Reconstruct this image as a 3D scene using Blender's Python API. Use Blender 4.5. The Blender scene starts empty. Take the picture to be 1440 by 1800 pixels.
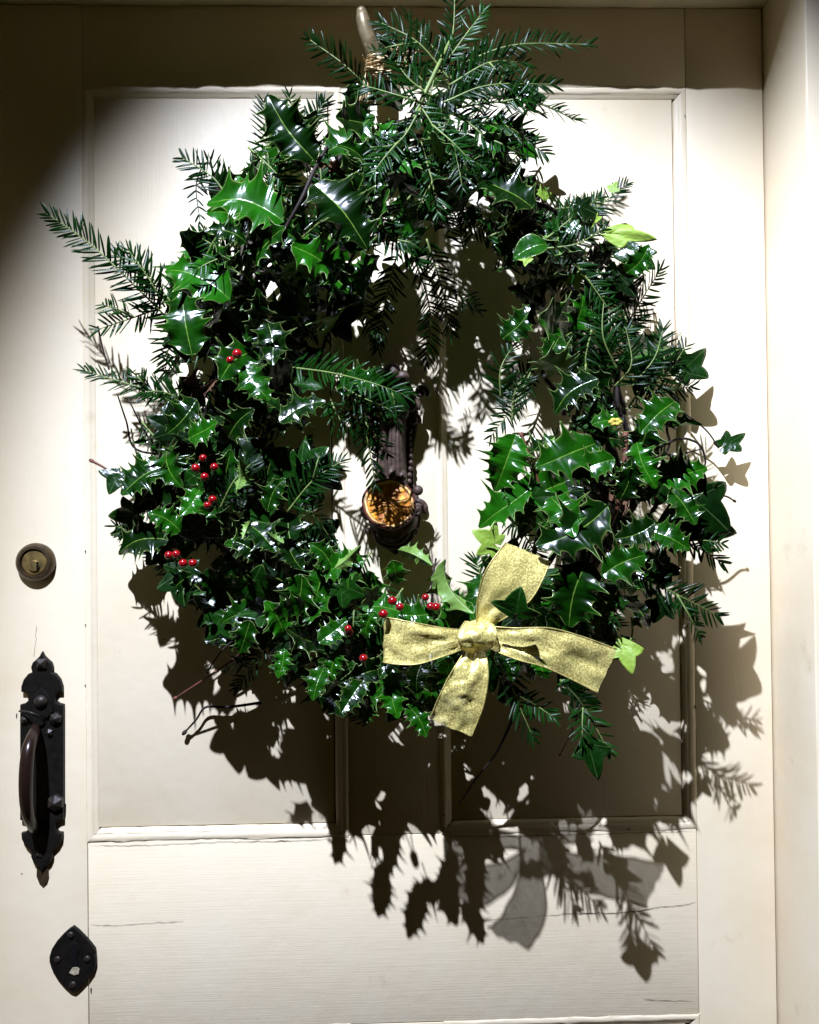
import bpy, bmesh, math, random
from mathutils import Vector, Matrix, noise

random.seed(11)
S = 0.00063                      # metres per photo pixel at the door face
sc = bpy.context.scene
COL = sc.collection

# ------------------------------------------------------------------ camera
CD = 1490.0                      # camera distance in door pixels
cam_d = bpy.data.cameras.new('camera')
cam = bpy.data.objects.new('camera', cam_d)
COL.objects.link(cam)
cam_d.sensor_fit = 'VERTICAL'
cam_d.sensor_height = 24.0
cam_d.lens = 24.0 * CD / 1800.0
cam_d.clip_start = 0.02
cam_d.clip_end = 100.0
YAW, PITCH, ROLL = math.radians(1.6), math.radians(0.6), math.radians(0.65)
fwd = Vector((math.sin(YAW), math.cos(YAW) * math.cos(PITCH), math.sin(PITCH))).normalized()
CAM = Vector((0, 0, 0)) - fwd * (CD * S)
right = fwd.cross(Vector((0, 0, 1))).normalized()
up = right.cross(fwd).normalized()
r2 = right * math.cos(ROLL) - up * math.sin(ROLL)
u2 = up * math.cos(ROLL) + right * math.sin(ROLL)
right, up = r2, u2
cam.matrix_world = Matrix(((right.x, up.x, -fwd.x, CAM.x), (right.y, up.y, -fwd.y, CAM.y),
                           (right.z, up.z, -fwd.z, CAM.z), (0, 0, 0, 1)))
sc.camera = cam

# ------------------------------------------------------------------ night: dim warm ambient + one porch lamp
world = bpy.data.worlds.new('World')
sc.world = world
world.use_nodes = True
bg = world.node_tree.nodes['Background']
bg.inputs['Color'].default_value = (1.0, 0.62, 0.10, 1)
bg.inputs['Strength'].default_value = 0.008

LIGHT = Vector((-698, -2000, 2510)) * S
lamp_d = bpy.data.lights.new('porch_lamp', 'SPOT')
lamp_d.energy = 520.0
lamp_d.color = (0.885, 0.98, 1.255)
lamp_d.shadow_soft_size = 0.011
lamp_d.spot_size = math.radians(42.0)
lamp_d.spot_blend = 0.61
lamp = bpy.data.objects.new('porch_lamp', lamp_d)
COL.objects.link(lamp)
lamp.location = LIGHT
AXIS = Vector((0.270, 0.492, -0.8275)).normalized()
lamp.rotation_euler = AXIS.to_track_quat('-Z', 'Y').to_euler()

sc.view_settings.view_transform = 'Standard'
sc.view_settings.look = 'None'
sc.view_settings.exposure = 0.0
sc.view_settings.gamma = 1.0
sc.view_settings.use_curve_mapping = False
sc.render.engine = 'CYCLES'
sc.cycles.use_denoising = True
sc.cycles.max_bounces = 6
sc.cycles.diffuse_bounces = 6
sc.cycles.transparent_max_bounces = 12


def P(px, py, D=0.0):
    """photo pixel + stand-off from the door face (in door pixels) -> world point"""
    d = right * (px - 720.0) + up * (900.0 - py) + fwd * CD
    t = (-D * S - CAM.y) / d.y
    return CAM + d * t


def PW(px, py, D=0.0):
    """as P, for the wreath: its front stands well clear of the door"""
    # the inner left of the ring lies back towards the door
    D = D * (1 - 0.58 * math.exp(-((px - 540) / 85.0) ** 2 - ((py - 560) / 105.0) ** 2))
    t = max(0.0, min(1.0, (D - 50.0) / 80.0))
    return P(px, py, D * (1 + 0.5 * t * t * (3 - 2 * t)))


def Wd(x, z, y=0.0):
    """door-plane pixel coordinates -> world (y positive = into the door)"""
    return Vector(((x - 720.0) * S, y * S, (900.0 - z) * S))


# ------------------------------------------------------------------ materials
def new_mat(name):
    m = bpy.data.materials.new(name)
    m.use_nodes = True
    nt = m.node_tree
    b = nt.nodes['Principled BSDF']
    return m, nt, b


def N(nt, t, **kw):
    n = nt.nodes.new(t)
    for k, v in kw.items():
        if k in n.inputs:
            n.inputs[k].default_value = v
        else:
            setattr(n, k, v)
    return n


def ramp(nt, fac, stops):
    r = nt.nodes.new('ShaderNodeValToRGB')
    el = r.color_ramp.elements
    while len(el) < len(stops):
        el.new(0.5)
    for e, (p, c) in zip(el, stops):
        e.position = p
        e.color = (*c, 1) if len(c) == 3 else c
    nt.links.new(fac, r.inputs[0])
    return r


def mixc(nt, fac, a, b, blend='MIX'):
    m = nt.nodes.new('ShaderNodeMix')
    m.data_type = 'RGBA'
    m.blend_type = blend
    for sock, v in ((m.inputs[0], fac), (m.inputs[6], a), (m.inputs[7], b)):
        if isinstance(v, bpy.types.NodeSocket):
            nt.links.new(v, sock)
        elif isinstance(v, (int, float)):
            sock.default_value = v
        else:
            sock.default_value = (*v, 1)
    return m.outputs[2]


def bump(nt, b, height, strength=0.3, dist=0.001, prev=None):
    n = nt.nodes.new('ShaderNodeBump')
    n.inputs['Strength'].default_value = strength
    n.inputs['Distance'].default_value = dist
    nt.links.new(height, n.inputs['Height'])
    if prev is not None:
        nt.links.new(prev.outputs[0], n.inputs['Normal'])
    nt.links.new(n.outputs[0], b.inputs['Normal'])
    return n


def paint_mat(name, grain):
    m, nt, b = new_mat(name)
    geo = N(nt, 'ShaderNodeNewGeometry')
    mp = N(nt, 'ShaderNodeMapping')
    mp.inputs['Scale'].default_value = grain
    nt.links.new(geo.outputs['Position'], mp.inputs['Vector'])
    gr = N(nt, 'ShaderNodeTexNoise', Scale=1.0, Detail=5.0, Roughness=0.65)
    nt.links.new(mp.outputs[0], gr.inputs['Vector'])
    spots = N(nt, 'ShaderNodeTexNoise', Scale=7.0, Detail=6.0, Roughness=0.6)
    nt.links.new(geo.outputs['Position'], spots.inputs['Vector'])
    col = ramp(nt, spots.outputs[0], [(0.30, (0.69, 0.575, 0.385)), (0.50, (0.725, 0.62, 0.435)), (0.72, (0.745, 0.645, 0.465))])
    # rubbed-in grime with a shape of its own
    gm = N(nt, 'ShaderNodeTexNoise', Scale=16.0, Detail=8.0, Roughness=0.7)
    nt.links.new(geo.outputs['Position'], gm.inputs['Vector'])
    g = ramp(nt, gm.outputs[0], [(0.62, (0, 0, 0)), (0.84, (1, 1, 1))])
    c2 = mixc(nt, g.outputs[0], col.outputs[0], (0.52, 0.41, 0.25))
    # pin-head chips
    v = N(nt, 'ShaderNodeTexVoronoi', Scale=26.0)
    v.feature = 'F1'
    nt.links.new(geo.outputs['Position'], v.inputs['Vector'])
    vr = ramp(nt, v.outputs['Distance'], [(0.020, (1, 1, 1)), (0.032, (0, 0, 0))])
    sel = N(nt, 'ShaderNodeSeparateColor')
    nt.links.new(v.outputs['Color'], sel.inputs[0])
    gt = N(nt, 'ShaderNodeMath', operation='GREATER_THAN')
    gt.inputs[1].default_value = 0.80
    nt.links.new(sel.outputs[0], gt.inputs[0])
    mul = N(nt, 'ShaderNodeMath', operation='MULTIPLY')
    nt.links.new(vr.outputs[0], mul.inputs[0])
    nt.links.new(gt.outputs[0], mul.inputs[1])
    c3 = mixc(nt, mul.outputs[0], c2, (0.22, 0.18, 0.13))
    nt.links.new(c3, b.inputs['Base Color'])
    b.inputs['Roughness'].default_value = 0.42
    b.inputs['Specular IOR Level'].default_value = 0.25
    b1 = bump(nt, b, gr.outputs[0], 0.34, 0.0006)
    lump = N(nt, 'ShaderNodeTexNoise', Scale=55.0, Detail=3.0)
    nt.links.new(geo.outputs['Position'], lump.inputs['Vector'])
    bump(nt, b, lump.outputs[0], 0.35, 0.0009, b1)
    return m


MAT = {}
MAT['paint_v'] = paint_mat('cream_gloss_paint_upright', (700, 700, 14))
MAT['paint_h'] = paint_mat('cream_gloss_paint_level', (14, 700, 700))


def simple(name, color, rough=0.5, metal=0.0, spec=0.5, var=None, scale=60, bstr=0.0, coat=0.0):
    m, nt, b = new_mat(name)
    b.inputs['Roughness'].default_value = rough
    b.inputs['Metallic'].default_value = metal
    b.inputs['Specular IOR Level'].default_value = spec
    b.inputs['Coat Weight'].default_value = coat
    tc = N(nt, 'ShaderNodeTexCoord')
    n = N(nt, 'ShaderNodeTexNoise', Scale=scale, Detail=5.0)
    nt.links.new(tc.outputs['Object'], n.inputs['Vector'])
    c2 = var or tuple(c * 0.6 for c in color)
    r = ramp(nt, n.outputs[0], [(0.3, c2), (0.7, color)])
    nt.links.new(r.outputs[0], b.inputs['Base Color'])
    if bstr:
        bump(nt, b, n.outputs[0], bstr, 0.001)
    MAT[name] = m
    return m


simple('black_iron', (0.0075, 0.0055, 0.004), 0.5, 0.0, 0.22, (0.003, 0.0026, 0.002), 130, 0.6)
simple('stud_iron', (0.026, 0.019, 0.014), 0.45, 0.1, 0.35, (0.010, 0.008, 0.006), 160, 0.5)
simple('bronze_grip', (0.018, 0.009, 0.006), 0.25, 0.2, 0.45, (0.018, 0.009, 0.006), 90, 0.15)
simple('old_brass', (0.46, 0.33, 0.11), 0.38, 0.75, 0.5, (0.16, 0.11, 0.05), 110, 0.3)
simple('dark_brass', (0.11, 0.075, 0.035), 0.35, 0.6, 0.5, (0.05, 0.035, 0.02), 110, 0.3)
simple('black_hole', (0.004, 0.004, 0.004), 0.9, 0.0, 0.1)
simple('pale_putty', (0.42, 0.36, 0.26), 0.7, 0.0, 0.3, (0.2, 0.17, 0.1), 300, 0.5)
simple('knocker_iron', (0.085, 0.052, 0.036), 0.55, 0.0, 0.35, (0.028, 0.017, 0.012), 150, 0.7)
simple('twig_bark', (0.028, 0.018, 0.014), 0.7, 0.0, 0.3, (0.012, 0.008, 0.006), 200, 0.5)
simple('red_twig', (0.16, 0.055, 0.03), 0.6, 0.0, 0.3, (0.07, 0.025, 0.016), 200, 0.3)
simple('green_stem', (0.16, 0.21, 0.045), 0.55, 0.0, 0.4, (0.08, 0.12, 0.03), 150, 0.2)
simple('straw', (0.70, 0.53, 0.29), 0.75, 0.0, 0.3, (0.36, 0.24, 0.11), 240, 0.5)
simple('hook_metal', (0.30, 0.235, 0.135), 0.42, 0.3, 0.5, (0.16, 0.12, 0.06), 120, 0.3)
simple('dead_leaf', (0.17, 0.085, 0.045), 0.8, 0.0, 0.2, (0.06, 0.03, 0.018), 150, 0.6)
simple('berry_red', (0.33, 0.004, 0.006), 0.18, 0.0, 0.5, (0.15, 0.003, 0.005), 1.2, 0.0, 0.2)
simple('calyx_dark', (0.03, 0.015, 0.008), 0.8)
simple('crack_dark', (0.035, 0.026, 0.018), 0.9, 0.0, 0.1)
simple('dark_backing', (0.05, 0.035, 0.02), 0.9, 0.0, 0.1)
simple('flower_yellow', (0.62, 0.50, 0.08), 0.6, 0.0, 0.3, (0.4, 0.3, 0.05), 300)


def leaf_mat(name, dark, light, vein, edge, rough, vein_amt=1.0, edge_amt=0.9, spec=0.5, trans=0.0):
    m, nt, b = new_mat(name)
    tc = N(nt, 'ShaderNodeTexCoord')
    oi = N(nt, 'ShaderNodeObjectInfo')
    at = N(nt, 'ShaderNodeAttribute')
    at.attribute_name = 'mark'
    sep = N(nt, 'ShaderNodeSeparateColor')
    nt.links.new(at.outputs['Color'], sep.inputs[0])
    n = N(nt, 'ShaderNodeTexNoise', Scale=4.0, Detail=3.0)
    nt.links.new(tc.outputs['Object'], n.inputs['Vector'])
    add = N(nt, 'ShaderNodeMath', operation='ADD')
    nt.links.new(n.outputs[0], add.inputs[0])
    s = N(nt, 'ShaderNodeMath', operation='MULTIPLY_ADD')
    s.inputs[1].default_value = 0.95
    s.inputs[2].default_value = -0.56
    nt.links.new(oi.outputs['Random'], s.inputs[0])
    nt.links.new(s.outputs[0], add.inputs[1])
    base = ramp(nt, add.outputs[0], [(0.2, dark), (0.85, light)])
    vm = N(nt, 'ShaderNodeMath', operation='MULTIPLY')
    vm.inputs[1].default_value = vein_amt
    nt.links.new(sep.outputs[0], vm.inputs[0])
    c1 = mixc(nt, vm.outputs[0], base.outputs[0], vein)
    em = N(nt, 'ShaderNodeMath', operation='MULTIPLY')
    em.inputs[1].default_value = edge_amt
    nt.links.new(sep.outputs[1], em.inputs[0])
    c2 = mixc(nt, em.outputs[0], c1, edge)
    nt.links.new(c2, b.inputs['Base Color'])
    b.inputs['Roughness'].default_value = rough
    b.inputs['Specular IOR Level'].default_value = spec
    # side veins as fine relief: blue channel carries the distance along the leaf skewed by the distance from the midrib
    wv = N(nt, 'ShaderNodeMath', operation='MULTIPLY')
    wv.inputs[1].default_value = 62.0
    nt.links.new(sep.outputs[2], wv.inputs[0])
    sn = N(nt, 'ShaderNodeMath', operation='SINE')
    nt.links.new(wv.outputs[0], sn.inputs[0])
    n2 = N(nt, 'ShaderNodeTexNoise', Scale=6.0, Detail=1.0)
    nt.links.new(tc.outputs['Object'], n2.inputs['Vector'])
    b1 = bump(nt, b, sn.outputs[0], 0.10, 0.0003)
    bump(nt, b, n2.outputs[0], 0.45, 0.0022, b1)
    if trans:
        tr = N(nt, 'ShaderNodeBsdfTranslucent')
        nt.links.new(c2, tr.inputs[0])
        mx = N(nt, 'ShaderNodeMixShader')
        mx.inputs[0].default_value = trans
        out = nt.nodes['Material Output']
        nt.links.new(b.outputs[0], mx.inputs[1])
        nt.links.new(tr.outputs[0], mx.inputs[2])
        nt.links.new(mx.outputs[0], out.inputs[0])
    MAT[name] = m
    return m


leaf_mat('holly_top', (0.0014, 0.011, 0.0005), (0.008, 0.074, 0.0016), (0.15, 0.26, 0.035), (0.26, 0.35, 0.09), 0.22, 0.8, 0.8, 0.45)
leaf_mat('holly_under', (0.10, 0.19, 0.035), (0.16, 0.27, 0.05), (0.30, 0.40, 0.12), (0.30, 0.38, 0.14), 0.45, 0.6, 0.5, 0.4)
leaf_mat('ivy_top', (0.0014, 0.009, 0.0008), (0.005, 0.036, 0.0020), (0.14, 0.22, 0.07), (0.05, 0.10, 0.03), 0.27, 0.60, 0.3, 0.5)
leaf_mat('ivy_under', (0.17, 0.28, 0.03), (0.27, 0.40, 0.05), (0.36, 0.46, 0.12), (0.34, 0.42, 0.10), 0.5, 0.5, 0.3, 0.35, 0.15)
leaf_mat('yew_needle', (0.0014, 0.010, 0.0010), (0.0045, 0.032, 0.0026), (0.008, 0.040, 0.004), (0.03, 0.09, 0.03), 0.33, 0.35, 0.2, 0.13)


def knit_gold():
    m, nt, b = new_mat('gold_mesh_ribbon')
    geo = N(nt, 'ShaderNodeTexCoord')
    n = N(nt, 'ShaderNodeTexNoise', Scale=620.0, Detail=2.0, Roughness=0.6)
    nt.links.new(geo.outputs['Object'], n.inputs['Vector'])
    big = N(nt, 'ShaderNodeTexNoise', Scale=34.0, Detail=2.0)
    nt.links.new(geo.outputs['Object'], big.inputs['Vector'])
    add = N(nt, 'ShaderNodeMath', operation='MULTIPLY_ADD')
    add.inputs[1].default_value = 0.22
    nt.links.new(big.outputs[0], add.inputs[0])
    nt.links.new(n.outputs[0], add.inputs[2])
    fl = ramp(nt, add.outputs[0], [(0.48, (0, 0, 0)), (0.74, (1, 1, 1))])
    col = mixc(nt, fl.outputs[0], (0.48, 0.385, 0.10), (0.97, 0.84, 0.30))
    nt.links.new(col, b.inputs['Base Color'])
    b.inputs['Metallic'].default_value = 0.3
    b.inputs['Roughness'].default_value = 0.36
    bump(nt, b, n.outputs[0], 0.4, 0.0008)
    al = N(nt, 'ShaderNodeMapRange')
    al.inputs['To Min'].default_value = 0.76
    al.inputs['To Max'].default_value = 0.88
    nt.links.new(fl.outputs[0], al.inputs[0])
    nt.links.new(al.outputs[0], b.inputs['Alpha'])
    MAT['gold_ribbon'] = m


knit_gold()
simple('gold_thread', (0.62, 0.52, 0.18), 0.4, 0.35, 0.5, (0.28, 0.22, 0.06), 400, 0.4)


def orange_mats():
    m, nt, b = new_mat('orange_flesh')
    tc = N(nt, 'ShaderNodeTexCoord')
    n = N(nt, 'ShaderNodeTexNoise', Scale=150.0, Detail=4.0)
    nt.links.new(tc.outputs['Object'], n.inputs['Vector'])
    r = ramp(nt, n.outputs[0], [(0.32, (0.20, 0.045, 0.004)), (0.5, (0.52, 0.19, 0.008)), (0.72, (0.80, 0.40, 0.03))])
    nt.links.new(r.outputs[0], b.inputs['Base Color'])
    b.inputs['Roughness'].default_value = 0.5
    b.inputs['Specular IOR Level'].default_value = 0.3
    bump(nt, b, n.outputs[0], 0.8, 0.0016)
    MAT['orange_flesh'] = m


orange_mats()
simple('orange_pith', (0.74, 0.50, 0.20), 0.6, 0.0, 0.4, (0.48, 0.24, 0.06), 160, 0.5)
simple('orange_rind', (0.11, 0.018, 0.007), 0.55, 0.0, 0.35, (0.035, 0.007, 0.004), 140, 0.8)

# ------------------------------------------------------------------ scene-graph helpers
WORLD_M = {}


def thing(name, label, cat, loc, group=None, kind=None):
    o = bpy.data.objects.new(name, None)
    o.empty_display_size = 0.02
    COL.objects.link(o)
    o.location = loc
    o['label'] = label
    if cat:
        o['category'] = cat
    if group:
        o['group'] = group
    if kind:
        o['kind'] = kind
    WORLD_M[o] = Matrix.Translation(loc)
    return o


def put(name, mesh, parent=None, M=None):
    """link one mesh object with world matrix M under a parent"""
    o = bpy.data.objects.new(name, mesh)
    COL.objects.link(o)
    M = M or Matrix.Identity(4)
    WORLD_M[o] = M
    if parent is not None:
        o.parent = parent
        o.matrix_basis = WORLD_M[parent].inverted() @ M
    else:
        o.matrix_basis = M
    return o


class MB:
    """collects vertices and faces in world metres"""

    def __init__(self):
        self.v, self.f, self.smooth = [], [], True

    def add(self, vs, fs):
        k = len(self.v)
        self.v += [Vector(q) for q in vs]
        self.f += [tuple(i + k for i in f) for f in fs]

    def tube(self, pts, rads, seg=8, cap=True, flat=1.0, flat_axis=None):
        pts = [Vector(p) for p in pts]
        if not hasattr(rads, '__len__'):
            rads = [rads] * len(pts)
        vs, fs = [], []
        ref = Vector((0.13, -1, 0.21)).normalized()
        prev = None
        for i, p in enumerate(pts):
            a = pts[max(i - 1, 0)]
            b = pts[min(i + 1, len(pts) - 1)]
            t = (b - a)
            t = t.normalized() if t.length > 1e-9 else Vector((0, 0, 1))
            n = (prev if prev is not None else ref)
            n = (n - t * n.dot(t))
            n = n.normalized() if n.length > 1e-6 else t.orthogonal().normalized()
            prev = n
            bb = t.cross(n)
            for j in range(seg):
                an = 2 * math.pi * j / seg
                vs.append(p + (n * math.cos(an) * flat + bb * math.sin(an)) * rads[i])
        for i in range(len(pts) - 1):
            for j in range(seg):
                k = (j + 1) % seg
                fs.append((i * seg + j, i * seg + k, (i + 1) * seg + k, (i + 1) * seg + j))
        if cap:
            fs.append(tuple(range(seg))[::-1])
            fs.append(tuple((len(pts) - 1) * seg + j for j in range(seg)))
        self.add(vs, fs)

    def ball(self, c, r, seg=14, rings=9, axes=None):
        """r a number or 3-vector"""
        c = Vector(c)
        r = Vector((r, r, r)) if not hasattr(r, '__len__') else Vector(r)
        vs, fs = [], []
        for i in range(rings + 1):
            th = math.pi * i / rings
            for j in range(seg):
                ph = 2 * math.pi * j / seg
                q = Vector((math.sin(th) * math.cos(ph) * r.x, math.sin(th) * math.sin(ph) * r.y, math.cos(th) * r.z))
                if axes is not None:
                    q = axes @ q
                vs.append(c + q)
        for i in range(rings):
            for j in range(seg):
                k = (j + 1) % seg
                fs.append((i * seg + j, (i + 1) * seg + j, (i + 1) * seg + k, i * seg + k))
        self.add(vs, fs)

    def lathe(self, prof, c, axis='y', seg=32, sx=1.0, sz=1.0):
        """prof: list of (radius, height towards the camera), in door pixels, about point c (world)"""
        vs, fs = [], []
        for r, h in prof:
            for j in range(seg):
                a = 2 * math.pi * j / seg
                vs.append(Vector(c) + Vector((math.cos(a) * r * sx * S, -h * S, math.sin(a) * r * sz * S)))
        for i in range(len(prof) - 1):
            for j in range(seg):
                k = (j + 1) % seg
                fs.append((i * seg + j, i * seg + k, (i + 1) * seg + k, (i + 1) * seg + j))
        fs.append(tuple((len(prof) - 1) * seg + j for j in range(seg)))
        self.add(vs, fs)

    def mesh(self, name, mat, origin=None, smooth=True):
        o = Vector(origin) if origin is not None else Vector((0, 0, 0))
        me = bpy.data.meshes.new(name)
        me.from_pydata([v - o for v in self.v], [], self.f)
        me.materials.append(MAT[mat] if isinstance(mat, str) else mat)
        if smooth:
            me.polygons.foreach_set('use_smooth', [True] * len(me.polygons))
        me.update()
        return me

    def build(self, name, mat, parent=None, origin=None, smooth=True, autosmooth=None):
        o = Vector(origin) if origin is not None else (self.v[0].copy() if origin is None and self.v else Vector((0, 0, 0)))
        me = self.mesh(name, mat, o, smooth)
        bm = bmesh.new()
        bm.from_mesh(me)
        bmesh.ops.recalc_face_normals(bm, faces=bm.faces)
        bm.to_mesh(me)
        bm.free()
        if autosmooth:
            me.set_sharp_from_angle(angle=math.radians(autosmooth))
        return put(name, me, parent, Matrix.Translation(o))


def catmull(pts, n):
    pts = [Vector(p) for p in pts]
    if len(pts) == 2:
        return [pts[0].lerp(pts[1], i / (n - 1)) for i in range(n)]
    out = []
    m = len(pts) - 1
    for i in range(n):
        t = i / (n - 1) * m
        k = min(int(t), m - 1)
        u = t - k
        p0 = pts[k - 1] if k > 0 else pts[0] * 2 - pts[1]
        p1, p2 = pts[k], pts[k + 1]
        p3 = pts[k + 2] if k + 2 <= m else pts[m] * 2 - pts[m - 1]
        out.append(0.5 * ((2 * p1) + (p2 - p0) * u + (2 * p0 - 5 * p1 + 4 * p2 - p3) * u * u + (3 * p1 - p0 - 3 * p2 + p3) * u ** 3))
    return out


def box(name, x0, x1, z0, z1, y0, y1, mat, parent, bev=1.2):
    """board in door pixels: x0..x1, z0..z1 (z down as in the photo), y0 front .. y1 back"""
    bm = bmesh.new()
    bmesh.ops.create_cube(bm, size=1.0)
    a, b = Wd(x0, z0, y0), Wd(x1, z1, y1)
    c = (a + b) / 2
    d = b - a
    for v in bm.verts:
        v.co = Vector((v.co.x * abs(d.x), v.co.y * abs(d.y), v.co.z * abs(d.z)))
    if bev:
        bmesh.ops.bevel(bm, geom=list(bm.edges), offset=bev * S, segments=2, affect='EDGES', profile=0.5)
    me = bpy.data.meshes.new(name)
    bm.to_mesh(me)
    bm.free()
    me.materials.append(MAT[mat])
    me.polygons.foreach_set('use_smooth', [True] * len(me.polygons))
    me.set_sharp_from_angle(angle=math.radians(50))
    return put(name, me, parent, Matrix.Translation(c))


def prism(name, outline, y_back, y_front, mat, parent, bev=2.0, pix=True, seg=2):
    """plate cut to an outline given in photo pixels; y in door pixels towards the camera"""
    c = P(*outline[0], (y_back + y_front) / 2)
    bm = bmesh.new()
    vs = []
    for (x, z) in outline:
        q = P(x, z, (y_back + y_front) / 2)
        vs.append(bm.verts.new((q.x - c.x, -y_back * S - c.y, q.z - c.z)))
    f = bm.faces.new(vs)
    ext = bmesh.ops.extrude_face_region(bm, geom=[f])
    nv = [e for e in ext['geom'] if isinstance(e, bmesh.types.BMVert)]
    for v in nv:
        v.co.y = -y_front * S - c.y
    bmesh.ops.recalc_face_normals(bm, faces=bm.faces)
    if bev:
        front = [e for e in bm.edges if all(v in nv for v in e.verts)]
        bmesh.ops.bevel(bm, geom=front, offset=bev * S, segments=seg, affect='EDGES', profile=0.6)
    bmesh.ops.triangulate(bm, faces=[f for f in bm.faces if len(f.verts) > 4])
    me = bpy.data.meshes.new(name)
    bm.to_mesh(me)
    bm.free()
    me.materials.append(MAT[mat])
    return put(name, me, parent, Matrix.Translation(c))


# ------------------------------------------------------------------ the door
DOOR_B = 3160                    # foot of the door in door pixels
door = thing('door', 'cream painted panelled door with cracked paint and recessed upper panels', 'door', Wd(680, DOOR_B, 0))
XL, XR = 155, 1221               # joints between stiles and rails
PT, PB = 150, 1465               # upper panel opening
ML, MR = 606, 770                # muntin
LB = 1792                        # foot of the middle rail
TH = 55
box('stile', -14, XL, 6, DOOR_B, 0, TH, 'paint_v', door)
box('stile', XR + 0.9, 1360, 6, DOOR_B, 0, TH, 'paint_v', door)
box('rail', XL + 0.9, XR, 6, PT, 0.6, TH, 'paint_h', door)
box('rail', XL + 0.9, XR, PB, LB, 0.6, TH, 'paint_h', door)
box('rail', XL + 0.9, XR, 2800, DOOR_B, 0.6, TH, 'paint_h', door)
box('muntin', ML, MR, PT + 0.9, PB - 0.9, 0.8, TH, 'paint_v', door)
box('muntin', ML, MR, LB + 0.9, 2800 - 0.9, 0.8, TH, 'paint_v', door)
box('gap_backing', 0, 1340, 20, DOOR_B - 20, TH + 1, TH + 10, 'dark_backing', door, 0)  # dark sheet added behind the boards so the open joints stay dark
REC = 5.5
for (a, b) in ((XL, ML), (MR, XR)):
    for (t, bt) in ((PT, PB), (LB, 2800)):
        gl = 24.0
        box('panel', a + 14, b - 23.6, t + 14, bt - 22.8, REC, REC + 14, 'paint_v', door, 0.5)


def moulding(p0, p1, inward, mat, seed, wob=0.9, thin=False):
    """bead with a wavering painted edge between two corner points (door pixels)"""
    n = max(14, int(math.hypot(p1[0] - p0[0], p1[1] - p0[1]) / 12))
    prof = [(-2.0, 2), (-1.2, 0.3), (0.8, -0.6), (4.2, -1.2), (8.0, -1.1), (10.6, -0.4), (11.8, 0.4), (13.0, 0.4),
            (15.0, 0.9), (18.0, 2.4), (20.2, 4.0), (21.2, 6.5), (21.4, 24)]
    if thin:
        prof = [(-2.0, 2), (-1.0, 0.5), (0.8, -0.1), (3.0, -0.45), (6.0, -0.3), (9.0, 0.5), (10.0, 1.5), (12.0, 2.4), (14.5, 3.6), (16.5, 4.6), (18.0, 5.6), (18.4, 14)]
    dx, dz = p1[0] - p0[0], p1[1] - p0[1]
    L = math.hypot(dx, dz)
    vs, fs = [], []
    m = len(prof)
    for i in range(n + 1):
        u = i / n
        for k, (o, h) in enumerate(prof):
            # mitre: shorten at both ends as the offset grows
            uu = o / L + u * (1 - 2 * o / L)
            x = p0[0] + dx * uu + inward[0] * o
            z = p0[1] + dz * uu + inward[1] * o
            w = wob * (noise.noise(Vector((x * 0.035 + seed, z * 0.035, k * 0.5))) + 0.6 * noise.noise(Vector((x * 0.13, z * 0.13 + seed, k * 0.9))))
            if 0 < k < m - 1:
                x += inward[0] * w
                z += inward[1] * w
                h = h + w * 0.5
            vs.append(Wd(x, z, h))
    for i in range(n):
        for k in range(m - 1):
            fs.append((i * m + k, i * m + k + 1, (i + 1) * m + k + 1, (i + 1) * m + k))
    mb = MB()
    mb.add(vs, fs)
    mb.build('moulding', mat, door, autosmooth=60)


sd = 0
for (a, b) in ((XL + 1, ML), (MR, XR)):
    for (t, bt) in ((PT, PB), (LB, 2800)):
        for (p0, p1, inw, mt) in (((a, t), (b, t), (0, 1), 'paint_h'), ((a, bt), (b, bt), (0, -1), 'paint_h'),
                                  ((a, t), (a, bt), (1, 0), 'paint_v'), ((b, t), (b, bt), (-1, 0), 'paint_v')):
            sd += 7.3
            moulding(p0, p1, inw, mt, sd, 1.5 if p0[1] == p1[1] else 0.8, inw in ((0, 1), (1, 0)))


def crack(pts, w, seed, lip=False):
    """an open paint crack: thin dark sliver, optionally with a raised lip of paint beside it"""
    n = int(abs(pts[-1][0] - pts[0][0]) + abs(pts[-1][1] - pts[0][1])) // 5 + 4
    c = catmull([Wd(x, z, 0) for x, z in pts], n)
    horiz = abs(pts[-1][0] - pts[0][0]) > abs(pts[-1][1] - pts[0][1])
    side = Vector((0, 0, 1)) if horiz else Vector((1, 0, 0))
    mb, lp = MB(), MB()
    vs, fs, lv, lf = [], [], [], []
    for i, p in enumerate(c):
        u = i / (n - 1)
        o = side * S * 1.6 * (noise.noise(Vector((i * 0.33 + seed, 0, 0))) + 0.7 * noise.noise(Vector((i * 0.9, seed, 0))))
        ww = w * S * (0.35 + 0.9 * abs(noise.noise(Vector((i * 0.21, seed, 3))))) * min(1, 8 * u + 0.15, 8 * (1 - u) + 0.15)
        f = Vector((0, -0.7 * S, 0))
        vs += [p + o + side * ww + f, p + o - side * ww + f]
        for k, (q, h) in enumerate(((0.0, 0.2), (1.2, 0.45), (3.0, 0.35), (6.5, 0.05))):
            fade = min(1, 5 * u, 5 * (1 - u))
            lv.append(p + o - side * (ww + q * S * fade) + Vector((0, -(h * fade + 0.05) * S, 0)))
        if i < n - 1:
            fs.append((2 * i, 2 * i + 1, 2 * i + 3, 2 * i + 2))
            for k in range(3):
                lf.append((4 * i + k, 4 * i + k + 1, 4 * i + k + 5, 4 * i + k + 4))
    mb.add(vs, fs)
    mb.build('paint_crack', 'crack_dark', door)
    if lip:
        lp.add(lv, lf)
        lp.build('paint_lip', 'paint_h', door)


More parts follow.
